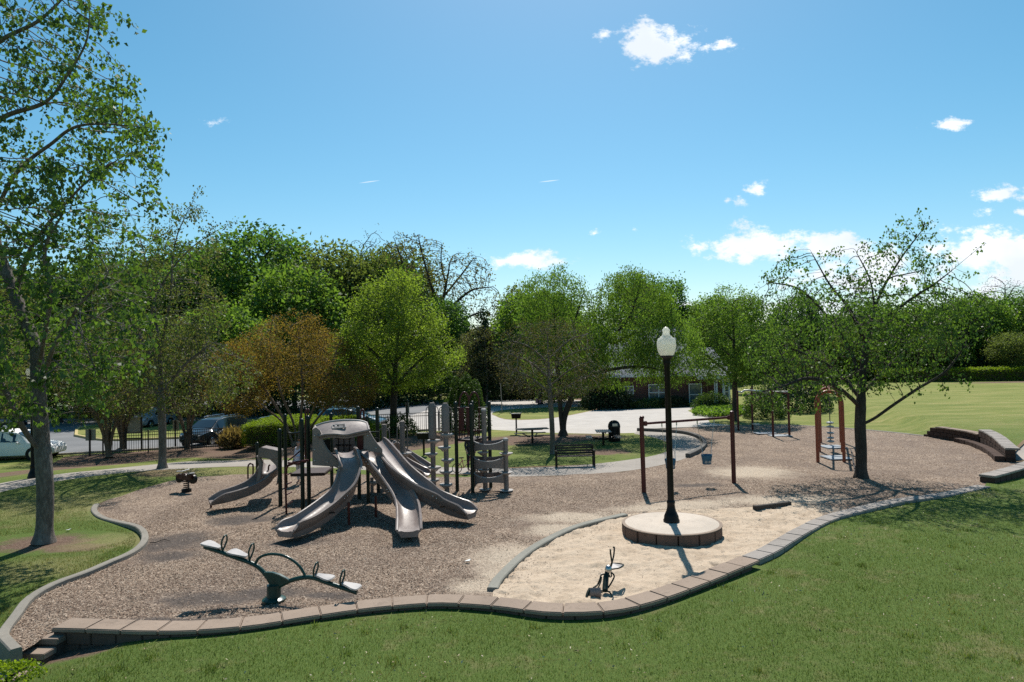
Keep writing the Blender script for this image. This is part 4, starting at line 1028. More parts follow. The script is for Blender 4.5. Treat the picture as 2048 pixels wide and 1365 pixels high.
def scatter(nodes, tipd, rg, per, spread, maxd=3, down=0.0):
    pts = np.array([tuple(p) for p, d in zip(nodes, tipd) if d <= maxd]); k = rg.poisson(per, len(pts))
    q = np.repeat(pts, k, axis=0); return q + rg.normal(size=q.shape) * spread - np.array([0, 0, down])
def make_tree(name, loc, label, limbs, ells, att_n, step, infl, kill, r0, tip, leaf, lsize, per, spread, bark, seed, group=None, iters=90, up=.12, maxd=3, droop=.5, expo=2.4, asp=.62, flare=1.5, crown='crown', lump=.75, thr=-.12, grow=1.1):
    """limbs: list of polylines (local); the first starts at the ground, later ones start near a point of the first ones"""
    rg = np.random.default_rng(seed); nodes, parents = [], []
    att_n, kill, step, per = int(att_n * 1.9), kill * .68, step * .85, per * LEAFK; iters = int(iters * 1.3); expo -= .35
    for lb in limbs:
        c = catmull(lb, max(2, int((Vector(lb[1]) - Vector(lb[0])).length / step) + 1))
        if nodes:
            j = min(range(len(nodes)), key=lambda i: (nodes[i] - c[0]).length); prev = j
        else: prev = -1
        for p in c[(1 if nodes else 0):]:
            nodes.append(Vector(p)); parents.append(prev); prev = len(nodes) - 1
    tot = sum(e[3] * e[4] * e[5] for e in ells)
    att = np.concatenate([ell(rg, e[0], e[1], e[2], e[3] * grow, e[4] * grow, e[5] * grow, max(10, int(att_n * (e[6] if len(e) > 6 else 1) * e[3] * e[4] * e[5] / tot))) for e in ells])
    att = att[[mn.noise(Vector(a) * lump + Vector((seed, 0, 0))) > thr for a in att]]
    nodes, parents = colonize(att, nodes, parents, step, infl, kill, iters, up, seed)
    mb, rad, tipd = skeleton_mesh(name, nodes, parents, r0, tip, expo, flare)
    t = empty(name, loc, label, 'tree', group)
    mb.build('trunk', bark, t, 60)
    lp = scatter(nodes, tipd, rg, per, spread, maxd, spread * .3)
    STATS.append((label[:40], len(nodes), len(mb.f), len(lp)))
    if len(lp): link(crown, leaves_np(crown, lp, lsize, rg, droop, asp), LM[leaf] if isinstance(leaf, str) else leaf, t)
    return t
STATS = []; LEAFK = 1.5
def loc_of(px, py, h=h_base): return GG(px, py, h)
def rel(base, px, py, dy=0.0): return P(px, py, base.y + dy) - base      # a point seen at (px, py), dy behind the trunk

# 1 big grey maple at the left edge
b = loc_of(88, 1085)
make_tree('maple_tree', b, 'large grey-barked maple with fresh drooping leaves at the left edge', 
    [[(0, 0, 0), rel(b, 91, 1000), rel(b, 88, 930), rel(b, 84, 880, .1), rel(b, 78, 800, .3), rel(b, 74, 700, .4)],
     [rel(b, 74, 700, .4), rel(b, 30, 590, .8), rel(b, -20, 450, .9), rel(b, -60, 300, .8), rel(b, -90, 120, .8), rel(b, -90, 0, .8)],
     [rel(b, 86, 905), rel(b, 62, 880, -.2), rel(b, 40, 845, -.5), rel(b, 15, 790, -.9), rel(b, -40, 700, -1.5)],
     [rel(b, 78, 780, .3), rel(b, 110, 690, -.5), rel(b, 160, 610, -1.0), rel(b, 210, 560, -1.3)],
     [rel(b, 76, 740, .3), rel(b, 100, 600, -.9), rel(b, 90, 500, -1.4), rel(b, 130, 420, -1.6)],
     [rel(b, 30, 590, .8), rel(b, 60, 500, .2), rel(b, 120, 420, -.5), rel(b, 190, 350, -.9), rel(b, 270, 300, -1.2)],
     [rel(b, -20, 450, .9), rel(b, 30, 350, .1), rel(b, 100, 290, -.5), rel(b, 170, 250, -.8), rel(b, 330, 258, -1.3)],
     [rel(b, -55, 320, .8), rel(b, 0, 240, .1), rel(b, 90, 205, -.6), rel(b, 135, 150, -.9), rel(b, 172, 85, -1.1), rel(b, 180, 20, -1.2)],
     [rel(b, -80, 180, .8), rel(b, -10, 90, .1), rel(b, 80, 40, -.4), rel(b, 150, -30, -.6)]],
    [(-.6, 0, 9.6, 3.3, 3.6, 5.4), (.3, -.7, 5.6, 2.7, 2.6, 2.5, 2.4), (2.1, -.9, 10.4, 1.5, 1.4, 1.4, 1.3), (1.2, -.9, 8.4, 1.8, 1.6, 1.8, 1.9), (-.2, -.3, 13.2, 2.7, 2.6, 2.6), (0, -1.7, 6.6, 2.5, 1.0, 3.2, 2.2), (-1.8, -.5, 5.2, 1.8, 2.2, 2.0, 1.5)], 2500, .20, 1.5, .34, .20, .0065, 'maple', .125, 4.2, .09, bark_grey, 11, 'maple trees', 110, .08, 3, .62, 2.35, .75)
# 2 slimmer maple behind
b = loc_of(325, 937)
make_tree('maple_tree', b, 'slim maple beside the path with upswept branches, left of the copper tree',
    [[(0, 0, 0), rel(b, 325, 870), rel(b, 322, 800), rel(b, 318, 700, .3), rel(b, 300, 560, .5), rel(b, 270, 450, .5), rel(b, 230, 370, .5)],
     [rel(b, 318, 720, .3), rel(b, 340, 600, -.4), rel(b, 352, 480, -.6), rel(b, 400, 375, -.8)],
     [rel(b, 322, 780), rel(b, 300, 650, -.6), rel(b, 330, 560, -.8), rel(b, 390, 490, -1), rel(b, 470, 443, -1.2)],
     [rel(b, 318, 740, .3), rel(b, 260, 640, -.4), rel(b, 200, 540, -.6), rel(b, 180, 450, -.8)],
     [rel(b, 322, 800), rel(b, 270, 730, -.5), rel(b, 180, 690, -.6)], [rel(b, 322, 790), rel(b, 370, 730, -.5), rel(b, 420, 690, -.6)]],
    [(-.6, 0, 6.8, 3.3, 2.8, 2.8), (-1.6, 0, 9.8, 2.0, 1.8, 2.0, .6), (1.5, -.7, 10.0, 1.2, 1.0, 1.9, .7), (2.7, -1, 8.9, .9, .9, 1.1), (0.3, 0, 4.2, 3.9, 2.6, 1.7)], 2600, .22, 1.6, .36, .17, .006, 'maple_small', .115, 7.5, .15, bark_grey, 12, 'maple trees', 110, .12, 2, .5)
tm = [o for o in bpy.data.objects if o.get('label', '').startswith('slim maple beside the path')][0]
tm2 = copy_tree(tm); tm2.location = GG(-95, 962); tm2.rotation_euler.z = 2.6; tm2.scale = (1.05, 1.05, .92); tag(tm2, 'slim maple at the left edge, half out of view behind the big maple')
# 3 grey twiggy myrtles by the fence (one built, the others copied with their own bases)
b = loc_of(217, 917)
def myrtle(base, label, seed, leaf, sc=1.0, n=2000, lean=0, group='crape myrtle trees', lsz=.085, per=8):
    rg_ = random.Random(seed); st = []
    for k in range(6):
        w = k * 1.05 + rg_.uniform(-.3, .3); q = .35 + .25 * rg_.random()
        st.append([(.07 * math.cos(w), .07 * math.sin(w), 0 if k == 0 else .05), (.13 * math.cos(w), .13 * math.sin(w), .8 * sc), (q * .9 * math.cos(w) + lean * .3, q * .9 * math.sin(w), 1.9 * sc), (q * 2.4 * math.cos(w) + lean, q * 2.4 * math.sin(w), 3.4 * sc), (q * 3.6 * math.cos(w) + lean, q * 3.6 * math.sin(w), 4.6 * sc)])
    return make_tree('crape_myrtle', base, label, st, [(lean, 0, 4.2 * sc, 2.6 * sc, 2.5 * sc, 2.3 * sc), (lean + .4, 0, 5.6 * sc, 1.9 * sc, 1.9 * sc, 1.5 * sc)], n, .20, 1.3, .34, .20, .006, leaf, lsz, per, .13, bark_tan, seed, group, 80, .2, 2, .3)
t3 = myrtle(b, 'multi-stemmed grey myrtle in the mulch bed, right of the white van', 21, 'olive')
t3b = copy_tree(t3); g = loc_of(375, 900); t3b.location = g; t3b.rotation_euler.z = 2.1; t3b.scale = (.95, .95, 1.05); tag(t3b, 'multi-stemmed grey myrtle standing in front of the dark car')
t3c = copy_tree(t3); g = loc_of(246, 902); t3c.location = g; t3c.rotation_euler.z = 4.0; t3c.scale = (1.1, 1.1, 1.2); tag(t3c, 'multi-stemmed grey myrtle between the big blank sign and the fence')
t3d = copy_tree(t3); g = loc_of(-60, 925); t3d.location = g; t3d.rotation_euler.z = 1.0; t3d.scale = (1.2, 1.2, 1.15); tag(t3d, 'multi-stemmed grey myrtle behind the rear of the white van')
# 4 copper crape myrtle behind the hedge
b = loc_of(588, 893)
rg_ = random.Random(4)
lim = [[(0, 0, 0), rel(b, 580, 870), rel(b, 565, 835), rel(b, 530, 780), rel(b, 490, 730)]]
for q in (((592, 893), (588, 850, .1), (560, 780, .2), (540, 690, .3), (545, 640)), ((596, 893), (600, 850), (605, 790), (600, 700, .4), (590, 620, .2)), ((600, 893), (610, 860), (630, 810, -.2), (660, 740, -.2), (680, 680)), ((602, 893), (615, 865), (650, 820, -.5), (700, 780, -.6)), ((586, 893), (570, 850, .4), (520, 810, .4), (470, 780, .5))):
    lim.append([rel(b, *k) for k in q])
make_tree('crape_myrtle', b, 'copper-orange leaved crape myrtle behind the clipped hedge', lim,
    [(.0, 0, 5.0, 3.4, 2.9, 2.2), (-3.0, -.3, 4.1, 1.9, 1.7, 2.1, 2.2), (2.9, -.3, 3.6, 2.1, 1.7, 1.7, 2.2), (.0, 0, 6.7, 1.9, 1.7, 1.1, 1.3)], 4600, .20, 1.4, .32, .17, .006, 'copper', .085, 10, .16, bark_tan, 31, 'crape myrtle trees', 80, .18, 3, .2)
# 5 bright green oak
b = loc_of(787, 868)
lim = [[(0, 0, 0), rel(b, 787, 810), rel(b, 790, 750), rel(b, 795, 680, .3), rel(b, 800, 600, .3)]]
for q in (((788, 770), (760, 720, -.3), (730, 690, -.5), (700, 670, -.6)), ((788, 775), (830, 730, -.3), (870, 700, -.4), (905, 680)), ((790, 740), (765, 680, .5), (750, 620, .6)), ((790, 730), (840, 650, .5), (860, 600, .5)), ((788, 770), (740, 750, .6), (700, 740, .8)), ((789, 770), (850, 750, .6), (900, 740, .8))):
    lim.append([rel(b, *k) for k in q])
make_tree('oak_tree', b, 'bright spring-green rounded oak in the centre, right of the copper tree', lim,
    [(.1, 0, 6.4, 3.3, 3.3, 2.7), (.3, 0, 8.3, 2.2, 2.3, 1.9), (-2.0, 0, 5.3, 1.8, 2, 1.7), (2.7, 0, 5.2, 1.8, 2, 1.7), (.3, 0, 3.9, 3.0, 2.8, 1.2)], 3600, .24, 1.4, .36, .22, .008, 'bright', .125, 11, .19, bark_dark, 41, None, 80, .06, 3, .1)
# 6 leaning willow-like tree in the centre right
b = loc_of(1126, 872)
lim = [[(0, 0, 0), rel(b, 1129, 835), rel(b, 1146, 790), rel(b, 1170, 740, .2), rel(b, 1210, 690, .3), rel(b, 1255, 640, .3), rel(b, 1275, 590)]]
for q in (((1125, 865), (1121, 820), (1118, 770), (1112, 700, .5), (1110, 620, .5)), ((1160, 760, .1), (1220, 740, -.5), (1290, 735, -.8), (1350, 750, -1)), ((1118, 770), (1085, 720, .6), (1070, 680, .8)), ((1112, 720, .4), (1150, 640, .9), (1165, 590, 1)), ((1220, 690, .3), (1290, 660, .6), (1340, 650, .8))):
    lim.append([rel(b, *k) for k in q])
make_tree('birch_tree', b, 'two-stemmed green tree leaning right with drooping sprays, beside the picnic tables', lim,
    [(-.3, 0, 7.2, 2.1, 2.2, 2.5), (.9, 0, 6.3, 2.2, 2.2, 2.0), (4.2, 0, 6.9, 2.4, 2.4, 2.6), (5.9, -.4, 5.0, 2.0, 2.0, 2.1, 1.6), (3.6, 0, 4.5, 3.2, 2.5, 1.7, 1.7), (.3, 0, 4.4, 2.4, 2.2, 1.9, 1.2)], 5200, .23, 1.5, .34, .22, .006, 'fresh', .12, 11, .18, bark_dark, 51, None, 90, -.02, 3, .75, 2.4, .5)
# 7 brown sparse tree in front
b = loc_of(1106, 908)
lim = [[(0, 0, 0), rel(b, 1104, 850), rel(b, 1100, 790), rel(b, 1097, 730), rel(b, 1095, 670)]]
for k in range(7):
    s = -1 if k % 2 else 1; lim.append([rel(b, 1100, 800 - k * 14), rel(b, 1100 + s * 40, 770 - k * 15, .3 * (k % 3 - 1)), rel(b, 1100 + s * 78, 752 - k * 14, .6 * (k % 3 - 1))])
make_tree('young_tree', b, 'slim young tree with brownish sparse buds behind the bench', lim, [(-.2, 0, 4.6, 2.5, 2.3, 1.8), (.2, 0, 3.6, 2.6, 2.3, 1.0)], 2600, .17, 1.1, .25, .12, .0065, 'brown', .07, 4.2, .14, bark_grey, 61, None, 80, .1, 2, .1)
# 8 right maple in the play area
b = loc_of(1722, 957)
lim = [[(0, 0, 0), rel(b, 1722, 900), rel(b, 1720, 850), rel(b, 1722, 800), rel(b, 1726, 740, .2), rel(b, 1738, 660, .3), rel(b, 1760, 590, .3), rel(b, 1800, 520), rel(b, 1845, 460, -.3)]]
for q in (((1728, 848), (1752, 835, -.2), (1790, 808, -.5), (1840, 775, -.8), (1890, 745, -1), (1925, 700, -1)), ((1720, 815), (1700, 795, -.3), (1665, 770, -.6), (1615, 757, -.9), (1560, 775, -1.2), (1500, 790, -1.2)), ((1724, 770, .1), (1700, 700, .6), (1660, 640, .8), (1600, 580, .8), (1540, 565, .8)),
          ((1732, 690, .3), (1700, 620, -.4), (1660, 570, -.6), (1620, 500, -.6)), ((1740, 660, .3), (1820, 600, -.3), (1880, 560, -.5), (1965, 490, -.5)), ((1722, 790), (1780, 730, .8), (1840, 680, 1), (1890, 640, 1.1)), ((1750, 620, .3), (1740, 560, .8), (1710, 500, .9)), ((1723, 800), (1670, 740, .9), (1590, 700, 1.2)), ((1780, 555), (1850, 540, .6), (1910, 520, .9))):
    lim.append([rel(b, *k) for k in q])
make_tree('maple_tree', b, 'spreading maple with a bare lower limb, standing in the wood chips at right', lim,
    [(-.1, 0, 6.0, 3.3, 3.2, 1.2, .8), (-1.9, 0, 7.2, 1.4, 1.6, .9, .55), (-2.9, 0, 6.4, .8, 1, .5, .8), (1.6, 0, 7.8, 1.3, 1.5, .9, .6), (2.1, -.2, 8.8, .7, .7, .6, .8), (-.3, 0, 4.5, 3.6, 3.0, 1.35, 1.6), (-2.6, -.8, 3.1, 1.6, 1.4, .7, 1.2), (2.0, -.5, 3.4, 1.6, 1.4, .5, .5), (3.5, -.4, 7.4, .9, .7, .6, .7), (-.2, 0, 7.6, .9, 1, .7, .6), (2.5, -.2, 5.6, 1.9, 2.0, 1.2, 1.7)], 3600, .19, 1.3, .30, .19, .0065, 'maple', .10, 3.7, .10, bark_dark, 71, 'maple trees', 100, .10, 2, .62, 2.35, .7)
# 9 green tree right of the lamp
b = loc_of(1470, 842)
lim = [[(0, 0, 0), rel(b, 1470, 800), rel(b, 1469, 740), rel(b, 1467, 660), rel(b, 1465, 610)]]
for k in range(6):
    s = -1 if k % 2 else 1; lim.append([rel(b, 1469, 775 - k * 18), rel(b, 1469 + s * 45, 740 - k * 20, .5 * (k % 3 - 1)), rel(b, 1469 + s * 75, 715 - k * 15, .9 * (k % 3 - 1))])
make_tree('green_tree', b, 'leafy mid-green tree in front of the brick porch, right of the lamp', lim, [(-.1, 0, 5.6, 3.0, 2.9, 2.7), (.0, 0, 7.6, 2.0, 2.0, 1.5), (.2, 0, 3.8, 2.9, 2.6, 1.4)], 3000, .24, 1.3, .36, .18, .008, 'fresh', .13, 10, .18, bark_dark, 81, None, 80, .1, 3, .2)
# 12 thin twiggy tree before the grey roof
b = loc_of(974, 812)
lim = [[(0, 0, 0), rel(b, 974, 770), rel(b, 972, 720), rel(b, 968, 660)]] + [[rel(b, 973, 775 - k * 14), rel(b, 973 + (1 if k % 2 else -1) * 28, 745 - k * 15, .4), rel(b, 973 + (1 if k % 2 else -1) * 50, 725 - k * 14, .6)] for k in range(6)]
make_tree('young_tree', b, 'thin twiggy green tree in front of the pale grey roof', lim, [(-.2, 0, 5.2, 2.6, 2.4, 2.4), (-.2, 0, 3.2, 2.4, 2.2, 1.0)], 2000, .22, 1.3, .32, .12, .008, 'olive', .11, 7, .16, bark_grey, 91, None, 80, .1, 2, .1)
# 13 the big bare pecan
b = Vector((-10.2, 86, 0))
lim = [[(0, 0, 0), (0, 0, 5), (.2, 0, 8.2), (1.2, .2, 11.0), (2.0, .2, 14.0), (2.6, 0, 17.0)]]
for q in (((.2, 0, 8.2), (-1.0, .3, 11), (-2.6, .2, 14), (-3.6, .2, 17.5), (-4.4, 0, 20)), ((.6, 0, 9.5), (2.6, -.3, 11.2), (5.2, -.4, 13.2), (7.6, -.2, 13.6)), ((.2, 0, 7.5), (3.0, .5, 9.0), (6.5, .4, 10.5), (9.0, .2, 9.2)), ((1.2, .2, 11), (.2, -.8, 14), (-.8, -1, 18), (-1.2, -1, 20)), ((1.6, .2, 12.5), (4.0, 1, 15.5), (5.6, 1, 17.6)), ((-1, .3, 11), (-4, -.5, 12.5), (-6, -.7, 15)), ((2.0, .2, 14), (1.4, .8, 17), (1.5, 1, 19.5))):
    lim.append(list(q))
make_tree('pecan_tree', b, 'tall nearly bare pecan with spreading dark limbs against the sky', lim, [(-2.2, 0, 17.0, 4.6, 4, 3.6), (4.0, 0, 15.2, 4.2, 4, 2.8), (6.6, 0, 11.6, 3.0, 3, 2.2), (0, 0, 13, 5, 4, 3)], 2400, .45, 3.4, .75, .42, .024, 'pecan', .26, 2.0, .25, bark_dark, 95, None, 70, .1, 2, .2, 2.5)

# far trees: a few kinds, each copied and resized
rgF = np.random.default_rng(123)
def far_proto(name, label, H, W, leaf, lsize, per, seed, ells=None, spread=.5, att=1500, tip=.022, crown='crown', bark=bark_dark, group='woodland trees behind the park', droop=.1):
    lim = [[(0, 0, 0), (.1, 0, H * .25), (0, .1, H * .5), (.1, 0, H * .85)]]
    rr = random.Random(seed)
    for k in range(7):
        w = k * 2.4; z = H * (.25 + .07 * k); q = W * (.7 - .05 * k)
        lim.append([(0, 0, z), (q * .5 * math.cos(w), q * .5 * math.sin(w), z + H * .10), (q * math.cos(w), q * math.sin(w), z + H * .17)])
    if ells is None:
        ells = [(0, 0, H * .62, W, W, H * .30)]
        for k in range(7):
            w = rr.uniform(0, 6.28); q = W * rr.uniform(.35, .75); ells.append((q * math.cos(w), q * math.sin(w), H * rr.uniform(.42, .86), W * rr.uniform(.3, .5), W * rr.uniform(.3, .5), H * rr.uniform(.10, .17)))
    return make_tree(name, (0, 0, 0), label, lim, ells, att, H * .036, H * .25, H * .055, H * .017, tip, leaf, lsize, per, spread, bark, seed, group, 60, .1, 3, droop, 2.4, .62, 1.4, crown, 4.5 / W / 1.3, -.03, 1.05)
protoA = far_proto('broadleaf_tree', 'x', 17, 6.0, 'deep', .40, 13, 201, None, .6)
protoB = far_proto('broadleaf_tree', 'x', 15, 4.6, 'far_olive', .34, 11, 202, None, .5)
protoC = far_proto('broadleaf_tree', 'x', 13, 5.0, 'fresh', .36, 12, 203, None, .5)
protoD = far_proto('bare_tree', 'x', 16, 4.6, 'brown', .16, 2, 204, None, .4, 1300, .022)
cone = [(0, 0, 2.0 + k * 1.05, 2.6 - k * .28, 2.6 - k * .28, .9) for k in range(9)]
protoE = far_proto('conifer_tree', 'x', 11.5, 2.6, 'dark', .30, 12, 205, cone, .30, 1000)
used = set()
def place(proto, px, top, y, label, sx=1.0, group=True, grp=None, h=None):
    """a far tree whose crown top is seen at (px, top), y metres away"""
    p = P(px, top, y); H0 = {protoA: 16.6, protoB: 14.6, protoC: 12.7, protoD: 15.6, protoE: 11.8}[proto]
    z0 = h_base(p.x, y); s = (p.z - z0) / H0
    o = proto if proto not in used else copy_tree(proto)
    used.add(proto)
    o.location = (p.x, y, z0); o.rotation_euler.z = rgF.uniform(0, 6.28); o.scale = (s * sx, s * sx, s)
    o['label'] = label
    if grp: o['group'] = grp
    return o
place(protoA, 500, 440, 84, 'tallest dark green rounded tree behind the left car park', 1.0)
place(protoA, 418, 478, 92, 'dark green tree just left of the tallest rounded one', .9)
place(protoB, 652, 470, 82, 'tall olive-green tree right of the tallest dark rounded one', .95)
place(protoD, 722, 457, 96, 'wispy bare tree rising behind the olive trees', .9)
place(protoB, 735, 490, 84, 'olive tree between the wispy bare tree and the bright oak', .9)
place(protoB, 800, 476, 98, 'thin pale tree left of the bare pecan', .8)
place(protoA, 770, 505, 86, 'dark round treetop above the bright oak', .8)
place(protoC, 585, 520, 74, 'deep green tree above the copper myrtle', .9)
place(protoA, 330, 520, 82, 'dark broadleaf tree seen through the slim maple branches', 1.0)
place(protoC, 445, 600, 64, 'green tree left of the copper myrtle crown', 1.0)
place(protoA, 210, 500, 88, 'dark broadleaf tree behind the myrtles of the car park', 1.1)
place(protoB, 90, 520, 86, 'olive tree behind the big maple trunk', 1.1)
place(protoA, -20, 520, 84, 'dark tree behind the white van at the left edge', 1.1)
place(protoC, 270, 620, 66, 'green tree behind the silver car', 1.1)
place(protoC, 120, 640, 66, 'green tree behind the left side of the car park', 1.1)
place(protoA, 875, 590, 80, 'dark tree under the bare pecan', .9)
place(protoE, 965, 596, 68, 'very dark conifer left of the centre trees', 1.0)
place(protoE, 938, 640, 70, 'shorter dark conifer beside the very dark one', .9)
place(protoB, 1045, 560, 92, 'pale tree behind the conifers', .8)
place(protoA, 1312, 548, 88, 'dark green crown rising behind the leaning tree', .72)
place(protoB, 1262, 533, 76, 'feathery green tree behind the leaning tree', .62)
place(protoC, 1385, 600, 88, 'dark green tree behind the house roof', .8)
place(protoC, 1440, 582, 92, 'green tree behind the porch tree', .9)
place(protoA, 1590, 580, 84, 'dark tree right of the porch tree', .75)
place(protoC, 1075, 572, 67, 'fresh green tree filling the gap behind the brown-budded tree', 1.05)
place(protoA, 1140, 610, 71, 'dark green tree between the two leaning stems', .9)
place(protoA, 1500, 640, 72, 'dark tree rising behind the porch roof', .8)
place(protoB, 1620, 700, 62, 'low bushy tree at the corner of the far lawn', 1.1)
place(protoB, 1545, 640, 70, 'bushy green tree beside the brick porch', .9)
place(protoA, 1655, 625, 88, 'dark woodland tree left of the spreading maple trunk', 1.2)
place(protoA, 1740, 590, 96, 'dark woodland tree directly behind the spreading maple', .8)
place(protoC, 1810, 605, 86, 'green woodland tree above the long hedge', 1.2)
place(protoA, 1890, 600, 90, 'dark woodland tree at the middle of the long hedge', 1.0)
place(protoC, 1950, 580, 86, 'green woodland tree left of the bare-topped one', .9)
place(protoD, 2008, 545, 98, 'bare-topped grey tree at the right edge', .9)
place(protoA, 2045, 578, 88, 'dark woodland tree at the right edge', 1.0)
place(protoC, 2120, 600, 88, 'green woodland tree at the far right end of the hedge', 1.0)
place(protoB, 1700, 655, 80, 'low olive woodland tree left of the long hedge', 1.2)
place(protoB, 2020, 660, 78, 'olive tree over the right end of the hedge', 1.2)
place(protoB, 1860, 660, 80, 'low olive woodland tree over the long hedge', 1.3)
# woods far off that read as one mass
vs = []; rg = np.random.default_rng(9)
for x in np.arange(-190, 200, 6.0):
    y = 118 + 8 * math.sin(x * .1) + rg.uniform(-4, 4); r = rg.uniform(4, 6); hgt = rg.uniform(8.0, 10.5) * (.85 if -10 < x < 70 else 1.1)
    q = rg.normal(size=(900, 3)); q /= np.linalg.norm(q, axis=1)[:, None]
    q *= (.75 + .3 * rg.random(900))[:, None]
    vs.append(np.column_stack([x + q[:, 0] * r, y + q[:, 1] * r, np.maximum(.2, hgt * .5 + q[:, 2] * hgt * .56)]))
o = link('far_woods', leaves_np('far_woods', np.concatenate(vs), 1.0, rg, .0, .8), LM['deep']); tag(o, kind='stuff')

# ------------------------------------------------------------------ hedges and shrubs
dirtm = simple('shrub_twigs', (.045, .035, .026), .95)
def leafy_box(name, corners, z0, z1, leaf, n, size, label, rg, core=True, rnd=.12, grp=None):
    """clipped hedge on a ground quad"""
    c = [Vector((a, b, 0)) for a, b in corners]; ctr = sum(c, Vector()) / 4
    t = empty(name, (ctr.x, ctr.y, 0), label, 'hedge', grp)
    ins = [ctr + (p - ctr) * .93 - ctr for p in c]
    mb = MB(); mb.prism([p + Vector((0, 0, z0)) for p in ins], (0, 0, z1 - z0 - .12)); mb.build('stems', dirtm, t)
    out = []
    L01 = (c[1] - c[0]).length; L12 = (c[2] - c[1]).length
    areas = [L01 * (z1 - z0), L12 * (z1 - z0), L01 * (z1 - z0), L12 * (z1 - z0), L01 * L12 * 1.2]; T = sum(areas)
    for k in range(5):
        m = int(n * areas[k] / T); u, v = rg.random(m), rg.random(m)
        if k < 4:
            a, b = np.array(c[k] - ctr), np.array(c[(k + 1) % 4] - ctr); p = a + (b - a) * u[:, None]; p[:, 2] = z0 + (z1 - z0) * v
        else:
            a, b, d, e = [np.array(q - ctr) for q in c]; p = (a * (1 - u)[:, None] + b * u[:, None]) * (1 - v)[:, None] + (e * (1 - u)[:, None] + d * u[:, None]) * v[:, None]; p[:, 2] = z1
        lump = .05 * np.sin(p[:, 0] * 3.1 + p[:, 2] * 2) * np.cos(p[:, 1] * 2.7)
        p += rg.normal(size=p.shape) * rnd * .4; p[:, 2] += lump - .05; out.append(p)
    link('foliage', leaves_np('foliage', np.concatenate(out), size, rg, .0, .7, .1, False, 2.2), LM[leaf], t)
    return t
rg = np.random.default_rng(77)
hA, hB2 = GG(484, 905), GG(578, 906)
leafy_box('clipped_hedge', [(hA.x, hA.y), (hB2.x + .3, hA.y - .3), (hB2.x + 1.9, hA.y + 7.0), (hA.x + .2 - .9, hA.y + 7.5)], -.2, .98, 'hedge', 42000, .075, 'bright green clipped hedge block with a flat sunlit top', rg)
def shrub(px, py, w, hgt, leaf, label, n=2500, size=.09, dep=None, grp=None, name='shrub', cat='shrub', up=False, y=None, sh=.55):
    g = GG(px, py) if y is None else P(px, py, y)
    if y is not None: g.z = h_base(g.x, g.y)
    t = empty(name, g, label, cat, grp); d = dep or w
    q = rg.normal(size=(n, 3)); q /= np.linalg.norm(q, axis=1)[:, None]; q[:, 2] = np.abs(q[:, 2]) * 1.0
    q *= (sh + (1 - sh) * rg.random(n) ** .4)[:, None] * (1 + .16 * np.sin(q[:, 0] * 7 + px) * np.cos(q[:, 1] * 6 + q[:, 2] * 5))[:, None]
    p = q * np.array([w / 2, d / 2, hgt])
    link('foliage', leaves_np('foliage', p, size, rg, -.1, .6 if not up else .12, .15, up), LM[leaf], t)
    mb = MB(); rr = random.Random(int(px))
    for k in range(7):
        a = rr.uniform(0, 6.28); mb.tube([(0, 0, -.05), (w * .15 * math.cos(a), d * .15 * math.sin(a), hgt * .4), (w * .33 * math.cos(a), d * .33 * math.sin(a), hgt * .75)], [.03, .02, .01], 4)
    mb.build('stems', dirtm, t); return t
shrub(700, 880, 4.6, 1.35, 'hedge', 'rounded green shrub behind the slide hood', 9000, .08, 2.2)
shrub(800, 872, 2.4, 1.3, 'shrub', 'dark rounded shrub left of the oak trunk', 3500, .09)
shrub(931, 862, 2.9, 3.3, 'shrub', 'tall ivy-covered conical shrub behind the climbing tower', 16000, .10, 2.6, sh=.8)
shrub(468, 897, 1.5, .95, 'ochre', 'straw-coloured ornamental grass beside the hedge', 1800, .5, None, None, 'ornamental_grass', 'grass clump', True)
shrub(1182, 812, 1.9, 1.0, 'ochre', 'straw-coloured bush by the drive, left of the house', 2200, .16)
shrub(1100, 804, 3.2, 1.2, 'shrub', 'low green bush behind the pink sign', 2500, .14)
shrub(1215, 806, 4.5, 2.6, 'dark', 'large dark bush against the house wall', 5000, .16, 2.4, y=58.6)
shrub(1300, 812, 5.0, .8, 'shrub', 'low dark bush under the house window', 3500, .13, 1.6, y=58.6)
shrub(1345, 812, 3.2, .9, 'dark', 'low dark bush left of the white door', 2500, .13, 1.6, y=58.6)
shrub(1425, 810, 3.4, 1.3, 'shrub', 'dark bush right of the white door', 3000, .13, 1.8, y=56)
shrub(5, 1362, 1.0, .22, 'hedge', 'small bright green clump at the bottom left corner', 1500, .05, .9)
shrub(1010, 797, 12.0, 3.4, 'dark', 'dark thicket left of the thin sign pole', 8000, .2, 3, y=75)
shrub(905, 790, 7.0, 4.0, 'dark', 'dark thicket behind the ivy-covered shrub', 6000, .22, 4)
shrub(1530, 836, 3.0, 2.2, 'shrub', 'leafy shrub right of the porch tree', 4000, .13)
shrub(1590, 822, 5.0, 3.0, 'dark', 'dark shrub at the corner of the far lawn', 5000, .18)
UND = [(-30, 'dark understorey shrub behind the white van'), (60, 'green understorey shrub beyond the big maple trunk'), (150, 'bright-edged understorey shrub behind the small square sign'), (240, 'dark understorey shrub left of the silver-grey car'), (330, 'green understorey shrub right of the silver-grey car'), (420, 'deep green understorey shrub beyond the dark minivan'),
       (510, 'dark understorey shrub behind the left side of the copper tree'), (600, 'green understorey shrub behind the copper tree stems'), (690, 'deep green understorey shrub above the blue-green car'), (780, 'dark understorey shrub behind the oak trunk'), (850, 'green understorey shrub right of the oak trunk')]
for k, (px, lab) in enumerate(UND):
    shrub(px, 795, 8.5, 4.6 + (k * 37 % 10) * .12, ('dark', 'shrub', 'deep')[k % 3], lab, 4200, .26, 4, 'understorey shrubs along the car park', y=68 + (k * 13 % 7))
